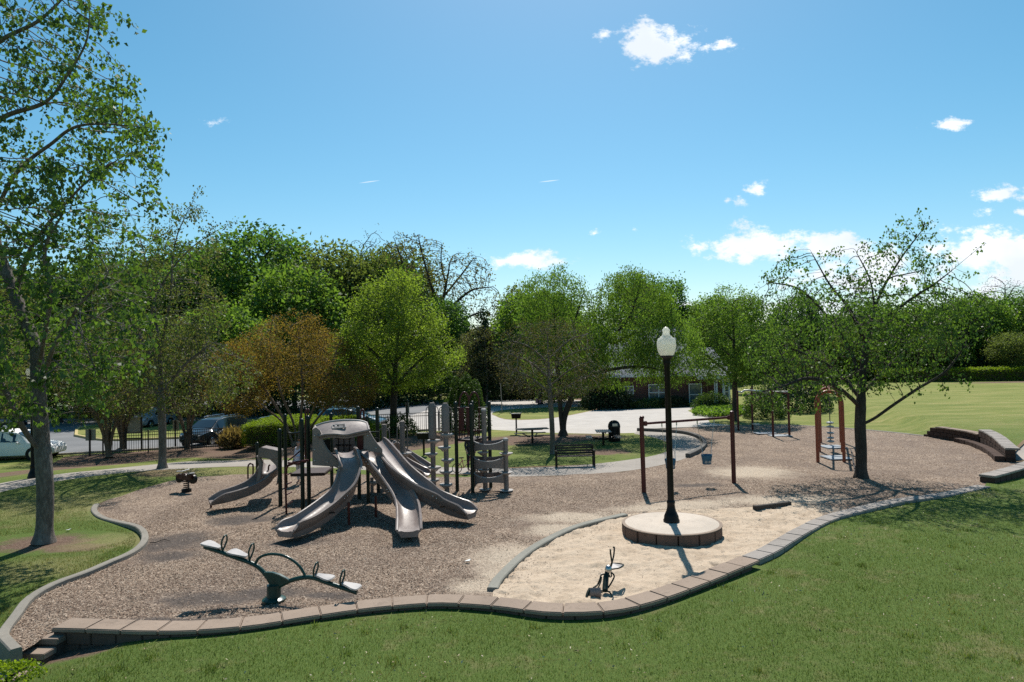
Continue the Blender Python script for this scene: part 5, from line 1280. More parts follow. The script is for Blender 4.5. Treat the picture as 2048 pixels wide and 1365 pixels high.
UN2 = [(1560, 'dark understorey shrub right of the brick porch'), (1640, 'deep green understorey shrub behind the red arch'), (1720, 'dark understorey shrub behind the spreading maple trunk'), (1790, 'deep green understorey shrub at the left end of the long hedge'), (1870, 'dark understorey shrub over the middle of the long hedge'), (1950, 'deep green understorey shrub over the hedge, right of the middle'), (2035, 'dark understorey shrub over the right end of the hedge')]
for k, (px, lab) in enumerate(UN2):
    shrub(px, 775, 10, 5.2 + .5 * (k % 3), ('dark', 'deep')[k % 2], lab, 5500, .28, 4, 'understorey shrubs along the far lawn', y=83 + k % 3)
h0, h1 = P(1775, 770, 78), P(2100, 770, 74)
z0 = h_base(h0.x, 76)
leafy_box('long_hedge', [(h0.x, 78), (h1.x, 74), (h1.x, 76), (h0.x, 80)], z0 - .2, P(1950, 739, 76).z, 'hedge', 26000, .16, 'long low hedge along the top of the far lawn', rg, rnd=.3)
tk = P(2022, 772, 72)
# ivy ground cover by the porch
m_ = 9000; bx = np.array(ivy_poly); X = rg.uniform(bx[:, 0].min(), bx[:, 0].max(), m_); Y = rg.uniform(bx[:, 1].min(), bx[:, 1].max(), m_); k = inside(ivy_poly, X, Y)
o = link('ivy_ground_cover', leaves_np('ivy_ground_cover', np.column_stack([X[k], Y[k], .1 + .25 * rg.random(k.sum())]), .17, rg, -.2, .8), LM['fresh']); tag(o, kind='stuff')
# ------------------------------------------------------------------ the house
def brickmat():
    t = NT('red_brick'); tc = t.pos()
    bt = t.n('ShaderNodeTexBrick'); bt.inputs['Scale'].default_value = 1.0; bt.inputs['Brick Width'].default_value = .22; bt.inputs['Row Height'].default_value = .075; bt.inputs['Mortar Size'].default_value = .008
    bt.inputs['Color1'].default_value = (.115, .038, .028, 1); bt.inputs['Color2'].default_value = (.08, .03, .024, 1); bt.inputs['Mortar'].default_value = (.16, .14, .12, 1)
    sp = t.n('ShaderNodeSeparateXYZ'); t.l(tc, sp.inputs[0]); cb = t.n('ShaderNodeCombineXYZ'); t.l(t.math('ADD', sp.outputs[0], sp.outputs[1]), cb.inputs[0]); t.l(sp.outputs[2], cb.inputs[1]); t.l(cb.outputs[0], bt.inputs['Vector'])
    return t.finish(bt.outputs[0], .9, bt.outputs['Fac'], -.4, .01, .15)
brickm = brickmat()
def shinglemat():
    t = NT('grey_shingle'); sp = t.n('ShaderNodeSeparateXYZ'); t.l(t.pos(), sp.inputs[0]); cb = t.n('ShaderNodeCombineXYZ'); t.l(sp.outputs[0], cb.inputs[0]); t.l(sp.outputs[2], cb.inputs[1])
    bt = t.n('ShaderNodeTexBrick'); bt.inputs['Brick Width'].default_value = .3; bt.inputs['Row Height'].default_value = .11; bt.inputs['Mortar Size'].default_value = .012; bt.inputs['Scale'].default_value = 1
    bt.inputs['Color1'].default_value = (.21, .22, .24, 1); bt.inputs['Color2'].default_value = (.155, .165, .18, 1); bt.inputs['Mortar'].default_value = (.09, .09, .10, 1); t.l(cb.outputs[0], bt.inputs['Vector'])
    return t.finish(bt.outputs[0], .9, None, 0, 0, .2)
shm = shinglemat(); white = simple('white_trim', (.58, .58, .57), .5, .06, 3, .05)
def glassmat(name, c):
    t = NT(name); return t.finish(t.ramp(t.noise(.6, 3), [(.3, tuple(x * .6 for x in c)), (.7, c)]), .06, None, 0, 0, .9)
wglass = glassmat('window_glass', (.10, .14, .16)); carglass = glassmat('car_glass', (.018, .026, .032))
hs = wempty('brick_house', (6, 64, 0), 'red brick house with a large grey shingle roof and white trim behind the trees', 'house')
yF = 60.0; xl, xr = P(958, 780, yF).x, P(1418, 780, yF).x; ez = 2.75; rz_ = 7.1
xl0 = xl; xl = P(1185, 780, yF).x
MB().box(((xl + xr) / 2, yF + 5, ez / 2), (xr - xl, 10, ez)).build('wall', brickm, hs)
for sgn in (0, 1):
    a = [(xl - .4, yF - .6, ez), (xr + .4, yF - .6, ez), (xr - .3, yF + 6, rz_), (xl + .3, yF + 6, rz_)] if not sgn else [(xr + .4, yF + 12.6, ez), (xl - .4, yF + 12.6, ez), (xl + .3, yF + 6, rz_), (xr - .3, yF + 6, rz_)]
    rf = MB().prism(a, (0, 0, .14)).build('roof', shm, hs)
for x in (xl - .1, xr + .1): MB().prism([(x - .1, yF, ez), (x - .1, yF + 12, ez), (x - .1, yF + 6, rz_ - .1)], (.2, 0, 0)).build('gable', brickm, hs)
MB().box(((xl + xr) / 2, yF - .62, ez + .02), (xr - xl + .8, .10, .2)).build('fascia', white, hs)
MB().box(((xl + xr) / 2, yF + 6, rz_ + .12), (xr - xl - .4, .3, .1)).build('ridge_cap', shm, hs)
# wing set farther back at the left
y2 = 77.0; a0, a1 = P(955, 780, y2).x, P(1215, 780, y2).x; r2 = P(1000, 655, y2 + 7).z
MB().box(((a0 + a1) / 2, y2 + 5, 1.3), (a1 - a0, 10, 2.6)).build('wall', brickm, hs)
MB().prism([(a0 - .5, y2 - .6, 2.6), (a1 + .5, y2 - .6, 2.6), (a1 + .5, y2 + 7, r2), (a0 - .2, y2 + 7, r2)], (0, 0, .15)).build('roof', shm, hs)
MB().prism([(a1 + .5, y2 + 14.6, 2.6), (a0 - .5, y2 + 14.6, 2.6), (a0 - .2, y2 + 7, r2), (a1 + .5, y2 + 7, r2)], (0, 0, .15)).build('roof', shm, hs)
for x in (a0, a1): MB().prism([(x - .1, y2, 2.6), (x - .1, y2 + 14, 2.6), (x - .1, y2 + 7, r2 - .1)], (.2, 0, 0)).build('gable', brickm, hs)
MB().box(((a0 + a1) / 2, y2 - .62, 2.62), (a1 - a0 + 1, .1, .2)).build('fascia', white, hs)
def win(x0, x1, t, b, y, nm='window', cols=1, rows=2):
    p, q = P(x0, b, y), P(x1, t, y); f = .09; w, h = q.x - p.x, q.z - p.z
    o = MB().box(((p.x + q.x) / 2, y - .02, (p.z + q.z) / 2), (w, .08, h)).build('pane' if 0 else nm, wglass, hs)
    mb = MB()
    for x in [p.x + w * k / cols for k in range(cols + 1)]: mb.box((x, y - .07, (p.z + q.z) / 2), (f, .08, h + f))
    fr = mb.build('frame', white, o)
    mb = MB()
    for z in [p.z + h * k / rows for k in range(rows + 1)]: mb.box(((p.x + q.x) / 2, y - .066, z), (w - f, .07, f))
    mb.build('sash', white, o); return o
win(1298, 1336, 769, 802, yF - .05, cols=2); win(1248, 1266, 773, 788, yF - .05); win(1110, 1130, 772, 790, y2 - .05)
win(1379, 1402, 768, 811, yF - .05, 'door')
# porch wing at the right
px0, px1 = P(1392, 780, yF - 2).x, P(1466, 780, yF - 2).x
MB().prism([(px0, yF - 2.4, 2.55), (px1, yF - 2.4, 2.55), (px1 - .2, yF + 3, 5.0), (px0 + .2, yF + 3, 5.0)], (0, 0, .13)).build('porch_roof', shm, hs)
MB().box(((px0 + px1) / 2, yF - 2.42, 2.52), (px1 - px0, .10, .22)).build('fascia', white, hs)
MB().box(((xr + px1) / 2 - .2, yF + 3, 1.3), (px1 - xr + .4, 5.5, 2.6)).build('wall', brickm, hs)
for px in (1434, 1447, 1459): p = P(px, 800, yF - 2.2); MB().box((p.x, yF - 2.2, 1.25), (.14, .14, 2.5)).build('porch_post', white, hs)
p = P(1436, 770, yF - 2.3); MB().tube([(p.x, yF - 2.3, 2.5), (p.x - .25, yF - 2.2, 2.2), (p.x - .25, yF - 2.2, .1)], .05, 8).build('downpipe', white, hs)
win(1449, 1457, 772, 796, yF + .1)
p = P(1415, 775, yF - .1); MB().tube([(p.x, yF - .1, 2.6), (p.x, yF - .1, .1)], .03, 6).build('downpipe', simple('copper_pipe', (.2, .1, .06), .5), hs)
for (px, lab) in ((1268, 'grey air conditioner unit by the house wall, left one'), (1279, 'grey air conditioner unit by the house wall, right one')):
    p = P(px, 806, 59); t = empty('air_conditioner', (p.x, 59.0, 0), lab, 'air conditioner', 'air conditioners')
    MB().box((0, 0, .35), (.62, .6, .7)).build('housing', simple('grey_metal_box', (.22, .23, .23), .6), t, None, .03); MB().lathe([(.05, .70), (.25, .705), (.25, .72), (.05, .73)], (0, 0, 0), 14).build('fan_grille', black, t)
    for k in range(5): MB().box((0, -.305, .12 + k * .12), (.52, .02, .03)).build('louvre', black, t)

# ------------------------------------------------------------------ fence of metal pickets
fence_black = simple('fence_black', (.012, .012, .013), .5, .2)
def fence(p0, p1, label, H=1.2, gap=.125, pspace=2.4):
    t = empty('picket_fence', (0, 0, 0), label, 'fence', 'black picket fences'); d = Vector((p1.x - p0.x, p1.y - p0.y)); Ln = d.length; d.normalize(); ang = math.atan2(d.y, d.x)
    me = MB().box((0, 0, H / 2), (.022, .022, H)).mesh('picket'); me.materials.append(fence_black)
    mp = MB().box((0, 0, H / 2 + .05), (.07, .07, H + .1)); mp.lathe([(.05, H + .1), (.05, H + .13), (.02, H + .15)], (0, 0, 0), 8); mpm = mp.mesh('fence_post'); mpm.materials.append(fence_black)
    n = int(Ln / gap); np_ = int(Ln / pspace)
    zf = lambda s: h_base(p0.x + d.x * s, p0.y + d.y * s) + .02
    for i in range(n + 1):
        s = i * gap; o = bpy.data.objects.new('picket', me); col.objects.link(o); o.parent = t; o.location = (p0.x + d.x * s, p0.y + d.y * s, zf(s) + .05); o.rotation_euler.z = ang
    for i in range(np_ + 1):
        s = min(Ln, i * pspace); o = bpy.data.objects.new('fence_post', mpm); col.objects.link(o); o.parent = t; o.location = (p0.x + d.x * s, p0.y + d.y * s, zf(s)); o.rotation_euler.z = ang
    for z in (.15, H - .18, H): MB().tube([Vector((p0.x + d.x * s, p0.y + d.y * s, zf(s) + z + .03)) for s in [Ln * k / 8 for k in range(9)]], .02, 4).build('rail', fence_black, t)
    return t
fence(GG(206, 911), GG(478, 895), 'black metal picket fence in front of the dark car, left of the hedge')
fence(GG(-70, 924), GG(20, 916), 'short black picket fence in front of the rear of the white van')
fence(GG(735, 872), GG(925, 862), 'black picket fence along the bright drive, behind the pod climbers')

# ------------------------------------------------------------------ signs
signback = simple('sign_back', (.30, .27, .215), .6, .08, 3); woodpost = simple('dark_post', (.03, .024, .02), .7)
def sign(px, foot, x0, x1, t_, b_, label, y=None, two=False, backm=None):
    g = GG(px, foot) if y is None else Vector((P(px, foot, y).x, y, 0)); t = wempty('sign', g, label, 'sign')
    a, b = P(x0, b_, g.y), P(x1, t_, g.y)
    MB().box(((a.x + b.x) / 2, g.y + .05, (a.z + b.z) / 2), (b.x - a.x, .03, b.z - a.z)).build('sign_panel', backm or signback, t, None, .005)
    xs = (a.x, b.x) if two else (g.x,)
    for x in xs: MB().box((x, g.y - .01, (b.z + .03 + g.z - .1) / 2), (.09, .08, b.z + .03 - g.z + .1)).build('post', woodpost, t, None, .01)
    if two: MB().box(((a.x + b.x) / 2, g.y - .01, a.z - .3), (b.x - a.x, .06, .08)).build('cross_bar', woodpost, t)
    return t
sign(180, 914, 170, 190.5, 859, 882, 'small square tan-backed sign on a dark post near the white van')
sign(267, 902, 252, 283, 835, 868, 'large blank tan-backed notice board between two dark posts', two=True)
sign(351, 897, 345, 357, 841, 860, 'narrow tan-backed sign on a post in front of the dark car')
sign(815, 868, 811, 818, 805, 827, 'small sign on a tall dark post behind the picket fence')
pinkm = simple('faded_pink_sign', (.52, .20, .22), .6, .15, 5)
sign(1076.5, 810, 1071.5, 1082, 797, 807, 'small faded pink board standing at the edge of the drive', backm=pinkm)
g = GG(1004.5, 827); t = empty('sign_pole', g, 'thin grey pole with a small dark sign standing on the drive island', 'sign pole')
MB().tube([(0, 0, -.1), (-.1, 0, 3.0)], .035, 8).build('pole', simple('pole_metal', (.22, .19, .17), .5), t, 40); MB().box((-.1, -.05, 2.75), (.22, .03, .5)).build('sign_panel', black, t)

# ------------------------------------------------------------------ bench, tables, grills, bin
wood = simple('dark_slat_wood', (.030, .024, .020), .6, .3, 8)
def bench(px0, px1, py, label):
    a, b = GZ(px0, py, 0), GZ(px1, py - 2, 0); t = wempty('park_bench', (a + b) / 2, label, 'bench'); d = (b - a).normalized(); ang = math.atan2(d.y, d.x); n = Vector((-d.y, d.x, 0)); Lb = (b - a).length; m = (a + b) / 2
    def bx(nm, s, q, z, size, mt): return MB().box(m + d * s + n * q + Vector((0, 0, z)), size, ang).build(nm, mt, t, None, .006)
    for s in (-1, 1):
        bx('leg', s * Lb * .49, 0, .32, (.06, .06, .66), black); bx('leg', s * Lb * .49, .45, .42, (.06, .06, .86), black); bx('armrest', s * Lb * .49, .2, .66, (.07, .55, .04), black); bx('side_frame', s * Lb * .49, .22, .40, (.05, .5, .05), black)
    for k in range(5): bx('slat', 0, .04 + k * .095, .44, (Lb * .97, .075, .03), wood)
    for k in range(4): bx('slat', 0, .47 + k * .02, .52 + k * .105, (Lb * .97, .028, .08), wood)
bench(1113, 1190, 936, 'dark slatted park bench facing the play area in tree shade')
mesh_top = simple('coated_steel', (.10, .10, .10), .28, .5, 14, .1, .8, .3)
def ptable(px, py, label, rz, s=1.0):
    g = GZ(px, py, 0); t = empty('picnic_table', g, label, 'picnic table', 'black picnic tables', rz)
    MB().tube([(0, 0, -.05), (0, 0, .68)], .06, 12).build('pedestal', black, t, 40)
    for k in range(2): MB().box((0, (k - .5) * .15, .70), (1.1, .05, .05)).build('bearer', black, t)
    for k in range(7): MB().box((0, -.33 + k * .11, .745), (1.5 * s, .095, .03)).build('plank', mesh_top, t, None, .006)
    for sgn in (-1, 1):
        for k in range(3): MB().box((0, sgn * (.62 + .1 * k), .45), (1.5 * s, .088, .03)).build('plank', mesh_top, t, None, .006)
        for x in (-.4, .4): MB().tube([(x * .3, 0, .32), (x, sgn * .72, .42)], .03, 8).build('seat_arm', black, t)
    return t
ptable(1065, 886, 'black picnic table turned lengthways beside the grill', .15, 1.15)
ptable(1207, 892, 'black picnic table seen end-on beside the litter bin', R(90) - .05, .85)
def grill(px, py, label, h=.95, y=None):
    g = GZ(px, py, 0) if y is None else Vector((P(px, py, y).x, y, 0)); t = empty('park_grill', g, label, 'grill', 'black pedestal grills')
    MB().tube([(0, 0, -.05), (0, 0, h)], .05, 10).build('pedestal', black, t, 40)
    mb = MB(); mb.loft([[(-.26, -.2, h), (.26, -.2, h), (.26, .2, h), (-.26, .2, h)], [(-.3, -.25, h + .28), (.3, -.25, h + .28), (.3, .25, h + .28), (-.3, .25, h + .28)]]); mb.build('firebox', black, t)
    for k in range(9): MB().box((-.26 + k * .065, 0, h + .295), (.02, .48, .015)).build('bar', steel, t)
    for s in (-1, 1): MB().tube(catmull([(s * .3, -.1, h + .3), (s * .33, -.1, h + .36), (s * .33, .1, h + .36), (s * .3, .1, h + .3)], 3), .012, 6).build('handle', steel, t)
grill(1033, 869, 'black park grill on a pedestal beside the long picnic table'); grill(848, 912, 'black park grill in the shade behind the pod climbers', .8)
g = GZ(1229, 884, 0); t = empty('litter_bin', g, 'black slatted litter bin with a domed lid beside the picnic table', 'litter bin')
MB().lathe([(.27, .02), (.28, .06), (.28, .72), (.27, .74)], (0, 0, 0), 24).build('drum', black, t, 40)
for k in range(20): w = 2 * math.pi * k / 20; MB().box((.30 * math.cos(w), .30 * math.sin(w), .42), (.02, .06, .74), w).build('slat', black, t)
MB().lathe([(.33, .76), (.33, .80), (.31, .92), (.25, 1.04), (.14, 1.12), (.03, 1.14)], (0, 0, 0), 24).build('lid', black, t, 60); MB().box((0, -.30, .92), (.26, .04, .14)).build('flap', steel, t)

# ------------------------------------------------------------------ spring rider
g = GZ(373, 984, 0); t = empty('spring_rider', g, 'maroon motorbike-shaped spring rider in the tree shade at left', 'spring rider')
sprg = [(.09 * math.cos(k * .7), .09 * math.sin(k * .7), .02 + k * .0075) for k in range(54)]
MB().tube(sprg, .02, 6).build('spring', black, t, 60); MB().tube([(0, 0, -.05), (0, 0, .1)], .17, 14).build('base', black, t, 40)
prof = [(-.42, .50), (-.30, .44), (-.08, .42), (.15, .43), (.34, .46), (.44, .56), (.36, .63), (.22, .62), (.10, .66), (-.02, .66), (-.12, .60), (-.26, .64), (-.40, .66)]
MB().prism([(x, -.11, z) for x, z in prof], (0, .22, 0)).build('body', simple('dark_maroon_plastic', (.045, .008, .010), .35), t, 40, .03)
MB().prism([(x, -.13, z) for x, z in ((-.32, .66), (-.13, .62), (-.10, .655), (-.28, .71))], (0, .26, 0)).build('seat', tan_top, t, 40, .02)
MB().tube([(.16, -.26, .76), (.2, 0, .72), (.16, .26, .76)], .018, 8).build('handlebar', steel, t); MB().tube([(-.05, -.24, .40), (-.05, .24, .40)], .018, 8).build('footrest', steel, t)
for x in (-.34, .33): MB().lathe([(.06, -.06), (.16, -.055), (.17, 0), (.16, .055), (.06, .06)], (x, 0, .47), 16, Matrix.Rotation(R(90), 3, 'X')).build('wheel', black, t, 50)
t.rotation_euler.z = R(155)

# ------------------------------------------------------------------ cars
tyre = simple('tyre_rubber', (.012, .012, .012), .85); chrome = simple('bright_metal', (.55, .55, .56), .25, .1, 5, .02, .5, 1.0)
def paint(name, c, rough=.25): return simple(name, c, rough, .06, 2, .0, .5, 0, .6)
lampm = simple('headlight_lens', (.55, .56, .58), .15, .1, 4, 0, .6)
def car(loc, rz, kind, pm, label, L_=5.0, W=1.95, H=1.72):
    t = empty('parked_car', loc, label, 'car', 'cars in the car park', rz); w = W / 2
    # x forward; stations: x, half width, bottom, belt, top(half width), top z
    k = L_ / 5.0
    if kind == 'van': st = [(-2.5, .80, .45, .85, .74, 1.0), (-2.42, .93, .28, 1.0, .78, 1.50), (-2.2, .96, .24, 1.03, .76, H - .06), (-1.2, .98, .22, 1.03, .76, H), (-.2, .98, .22, 1.02, .75, H - .01), (.55, .98, .22, 1.0, .72, H - .12), (1.05, .97, .22, .99, .74, 1.32), (1.5, .96, .22, .96, .80, 1.04), (2.1, .92, .24, .86, .74, .92), (2.4, .80, .30, .74, .62, .78), (2.5, .66, .36, .60, .5, .64)]
    else: st = [(-2.5, .80, .45, .80, .70, .95), (-2.42, .92, .30, .95, .72, 1.1), (-2.1, .95, .26, 1.0, .70, 1.40), (-1.5, .97, .24, 1.0, .68, H - .03), (-.4, .97, .24, .99, .68, H), (.2, .97, .24, .97, .66, H - .08), (.85, .96, .24, .95, .72, 1.18), (1.2, .95, .24, .93, .80, 1.02), (1.9, .91, .26, .88, .76, .93), (2.35, .82, .32, .76, .66, .82), (2.5, .70, .40, .62, .55, .68)]
    st = [(x * k, hw * w / .98, b, bl, tw * w / .98, tz) for x, hw, b, bl, tw, tz in st]; secs = []
    for x, hw, b, bl, tw, tz in st:
        half = [(hw * .85, b), (hw * .98, b + .08), (hw, (b + bl) / 2), (hw * .965, bl), (tw, tz - .05), (tw * .8, tz), (tw * .3, tz + .02)]
        secs.append([Vector((x, y, z)) for y, z in half] + [Vector((x, -y, z)) for y, z in half[::-1]])
    MB().loft(secs).build('body', pm, t, 35)
    def at(x):
        for a, b in zip(st, st[1:]):
            if a[0] <= x <= b[0]: f = (x - a[0]) / (b[0] - a[0]); return [p + (q - p) * f for p, q in zip(a, b)]
        return st[-1]
    def side(x0, x1, lo, hi, s):
        ra, rb = [], []
        for i in range(5):
            x = x0 + (x1 - x0) * i / 4; _, hw, b, bl, tw, tz = at(x)
            for f, arr in ((lo, ra), (hi, rb)): arr.append(Vector((x, s * (hw * .965 + (tw - hw * .965) * f + .008), bl + (tz - .05 - bl) * f)))
        return ra, rb
    segs = ((-2.05, -1.3), (-1.22, -.25), (-.17, .75)) if kind == 'van' else ((-1.7, -.95), (-.88, -.12), (-.05, .62))
    for s in (-1, 1):
        for x0, x1 in segs:
            ra, rb = side(x0 * k, x1 * k, .08, .86, s); MB().loft([ra, rb], False, False).build('window', carglass, t, 60)
        for x in (-1.42 * k, 1.55 * k):
            c = Vector((x, s * (w - .10), .34)); Mx = Matrix.Rotation(R(90), 3, 'X')
            MB().lathe([(.40, -.06), (.405, .105 if s < 0 else .06), (.05, .106 if s < 0 else .06)] if s < 0 else [(.05, -.106), (.405, -.105), (.40, .06)], c, 22, Mx).build('wheel_arch', black, t, 50)
            wh = MB().lathe([(.21, -.115), (.32, -.115), (.34, -.07), (.34, .07), (.32, .115), (.21, .115)], c, 24, Mx).build('wheel', tyre, t, 50)
            mb = MB()
            for q in range(10): an = 2 * math.pi * q / 10; mb.box(c + Vector((math.cos(an) * .11, s * .108, math.sin(an) * .11)), (.2, .02, .03), 0, Matrix.Rotation(-an, 3, 'Y'))
            mb.lathe([(.20, -.012), (.222, 0), (.20, .012)], c + Vector((0, s * .112, 0)), 22, Mx); mb.build('rim', chrome, wh)
        MB().box((1.0 * k - .25, s * (w + .06), 1.02), (.12, .18, .12)).build('mirror', pm, t, None, .03)
        hx = 2.32 * k; _, hw, b, bl, tw, tz = at(hx)
        MB().prism([Vector((hx - .18, s * (hw + .02), .62)), Vector((hx - .16, s * (hw + .01), .78)), Vector((hx + .10, s * (hw - .16), .76)), Vector((hx + .13, s * (hw - .18), .62))], (0, -s * .1, 0)).build('headlight', lampm, t, 40)
        MB().box((-2.44 * k, s * (w - .14), .95), (.08, .2, .3)).build('tail_light', red, t, None, .02)
    xa, xb = (.62 * k, 1.32 * k) if kind == 'van' else (.3 * k, 1.05 * k)
    a, b = at(xa), at(xb); rowa = [Vector((xa + .01, a[4] * f, a[5] + .025 - .02 * abs(f))) for f in (-.92, -.4, .4, .92)]; rowb = [Vector((xb + .02, b[4] * f * 1.02, b[5] + .025 - .02 * abs(f))) for f in (-.98, -.4, .4, .98)]
    MB().loft([rowa, rowb], False, False).build('windscreen', carglass, t, 60)
    a, b = at(-2.42 * k), at(-2.22 * k); MB().loft([[Vector((-2.46 * k, a[4] * f, 1.08)) for f in (-.9, .9)], [Vector((-2.27 * k, b[4] * f, 1.5)) for f in (-.85, .85)]], False, False).build('rear_window', carglass, t)
    MB().box((2.46 * k, 0, .52), (.08, 1.1, .2)).build('grille', black, t, None, .02)
    for s in (-1, 1): MB().tube([(-1.9 * k, s * .62, H + .02), (-1.7 * k, s * .62, H + .06), (.0, s * .62, H + .05), (.2 * k, s * .62, H + .0)], .018, 6).build('roof_rail', chrome, t)
    return t
f_, r_ = GG(124, 906), GG(26, 912); m_ = (f_ + r_) / 2
car(Vector((m_.x - .05, 39.8, m_.z)), R(6), 'van', simple('white_car_paint', (.80, .80, .79), .35, .04, 2, .0, .4), 'white minivan parked side-on at the left edge behind the picket fence', 5.1, 2.0, 1.74)
g = GG(377, 897); car(Vector((g.x + .5, g.y + 2.6, g.z)), R(-103), 'van', paint('dark_car_paint', (.022, .030, .034), .2), 'dark minivan parked nose towards the fence', 5.0, 1.98, 1.74)
g = GG(478, 893); car(Vector((g.x + .9, g.y + 2.8, g.z)), R(-100), 'suv', paint('slate_car_paint', (.05, .075, .10), .2), 'slate-blue car mostly hidden behind the clipped hedge', 4.6, 1.85, 1.5)
g = GG(290, 857); car(Vector((g.x, g.y + 1, g.z)), R(-95), 'suv', paint('silver_car_paint', (.20, .21, .235), .25), 'silver-grey car beyond the grass island of the car park', 4.7, 1.9, 1.65)
g = GG(680, 872); car(Vector((g.x, g.y + 3.2, g.z)), R(-12), 'suv', paint('blue_car_paint', (.06, .14, .20), .2), 'blue-green car behind the slide hood, only its roof visible', 4.6, 1.85, 1.55)
g = GG(8, 862); car(Vector((g.x - .8, g.y, g.z)), R(4), 'suv', paint('navy_car_paint', (.018, .024, .045), .25), 'dark navy car in deep shade beyond the white van', 4.6, 1.85, 1.5)

# ------------------------------------------------------------------ people
def skinned(name, pts, edges_, rad, mat, parent, lev=2):
    me = bpy.data.meshes.new(name); me.from_pydata([tuple(p) for p in pts], edges_, []); o = link(name, me, mat, parent)
    md = o.modifiers.new('Skin', 'SKIN'); md.use_smooth_shade = True
    for i, r_ in enumerate(rad):
        s = me.skin_vertices[0].data[i]; s.radius = (r_, r_) if not isinstance(r_, tuple) else r_; s.use_root = (i == 0)
    o.modifiers.new('Sub', 'SUBSURF').levels = lev; o.modifiers['Sub'].render_levels = lev
    return o
skin_m = simple('skin', (.42, .25, .19), .55, .08, 6)
def person(loc, rz, H, label, topc, legc, hairc, long_hair=True, bend=0.0):
    t = empty('person', loc, label, 'person', None, rz); s = H / 1.7
    V_ = lambda x, y, z: Vector((x, y, z)) * s
    pts = [V_(0, 0, .93), V_(0, 0, 1.08), V_(0, -.01, 1.25), V_(0, -.01, 1.38), V_(0, -.015, 1.47), V_(0, -.03, 1.56), V_(0, -.03, 1.655)]
    rad = [.14, .115, .135, .10, .05, .085, .085]; ed = [(i, i + 1) for i in range(6)]
    def add(par, q):
        for p, r_ in q: pts.append(p); rad.append(r_); ed.append((par, len(pts) - 1)); par = len(pts) - 1
        return par
    for q in (-1, 1):
        wr = add(3, [(V_(q * .165, 0, 1.385), .055), (V_(q * .225, -.02, 1.13), .043), (V_(q * .20, -.13, .93), .032), (V_(q * .19, -.17, .87), .034)])
        for f in range(4): add(wr, [(V_(q * .19 + (f - 1.5) * .018, -.19, .82), .010), (V_(q * .185 + (f - 1.5) * .017, -.185, .785 + .008 * abs(f - 1.5)), .008)])
        add(wr, [(V_(q * .16, -.20, .85), .011), (V_(q * .155, -.215, .82), .009)])
        add(0, [(V_(q * .09, 0, .86), .085), (V_(q * .095, -.01, .48), .058), (V_(q * .095, .02, .09), .038), (V_(q * .10, -.10, .04), .038)])
    rad = [r_ * s for r_ in rad]; skinned('body', pts, ed, rad, skin_m, t)
    # clothes follow the same bones, a little thicker
    k0 = [0, 1, 2, 3]; cp = [pts[i] for i in k0] + [V_(0, 0, .84)]; cr = [rad[0] * 1.12, rad[1] * 1.2, rad[2] * 1.1, rad[3] * 1.12, rad[0] * 1.15]; ce = [(0, 1), (1, 2), (2, 3), (0, 4)]
    for q in (-1, 1):
        b_ = len(cp); cp += [V_(q * .165, 0, 1.385), V_(q * .225, -.02, 1.13), V_(q * .205, -.11, .96)]; cr += [.066 * s, .056 * s, .045 * s]; ce += [(3, b_), (b_, b_ + 1), (b_ + 1, b_ + 2)]
    skinned('top', cp, ce, cr, simple('top_fabric', topc, .85, .1, 8), t)
    lp = [V_(0, 0, .93)]; lr = [.155 * s]; le = []
    for q in (-1, 1):
        b_ = len(lp); lp += [V_(q * .09, 0, .86), V_(q * .095, -.01, .48), V_(q * .095, .02, .13)]; lr += [.098 * s, .07 * s, .055 * s]; le += [(0, b_), (b_, b_ + 1), (b_ + 1, b_ + 2)]
    skinned('trousers', lp, le, lr, simple('trouser_fabric', legc, .85, .1, 8), t)
    hp = [V_(0, .015, 1.63), V_(0, .03, 1.70), V_(0, .075, 1.58)]; hr2 = [.085 * s, .075 * s, .075 * s]; he = [(0, 1), (0, 2)]
    if long_hair: hp += [V_(0, .09, 1.44), V_(.06, .05, 1.38), V_(-.07, .0, 1.50), V_(-.085, -.03, 1.36)]; hr2 += [.08 * s, .05 * s, .035 * s, .028 * s]; he += [(2, 3), (3, 4), (2, 5), (5, 6)]
    skinned('hair', hp, he, hr2, simple('hair', hairc, .6, .2, 20), t)
    mb = MB()
    for q in (-1, 1): mb.lathe([(.011, -.008), (.012, 0), (.005, .008)], V_(q * .032, -.108, 1.615), 8, Matrix.Rotation(R(90), 3, 'X'))
    mb.build('eye', black, t); MB().lathe([(.016, -.02), (.013, .01), (.006, .02)], V_(0, -.115, 1.585), 8, Matrix.Rotation(R(60), 3, 'X')).build('nose', skin_m, t); MB().box(V_(0, -.108, 1.545), (.045 * s, .012, .010)).build('mouth', simple('lips', (.35, .12, .11), .5), t)
    return t
g = P(599, 900, 25.7); person(Vector((g.x, 25.7, 0)), R(-35), 1.64, 'woman with long auburn hair in a pale lavender top standing behind the play structure', (.58, .58, .68), (.48, .46, .46), (.22, .08, .035))
g = P(940, 900, 27.8); person(Vector((g.x, 27.8, 0)), R(20), 1.55, 'person in dark clothes standing behind the climbing tower', (.03, .03, .035), (.012, .012, .015), (.03, .02, .015), False)

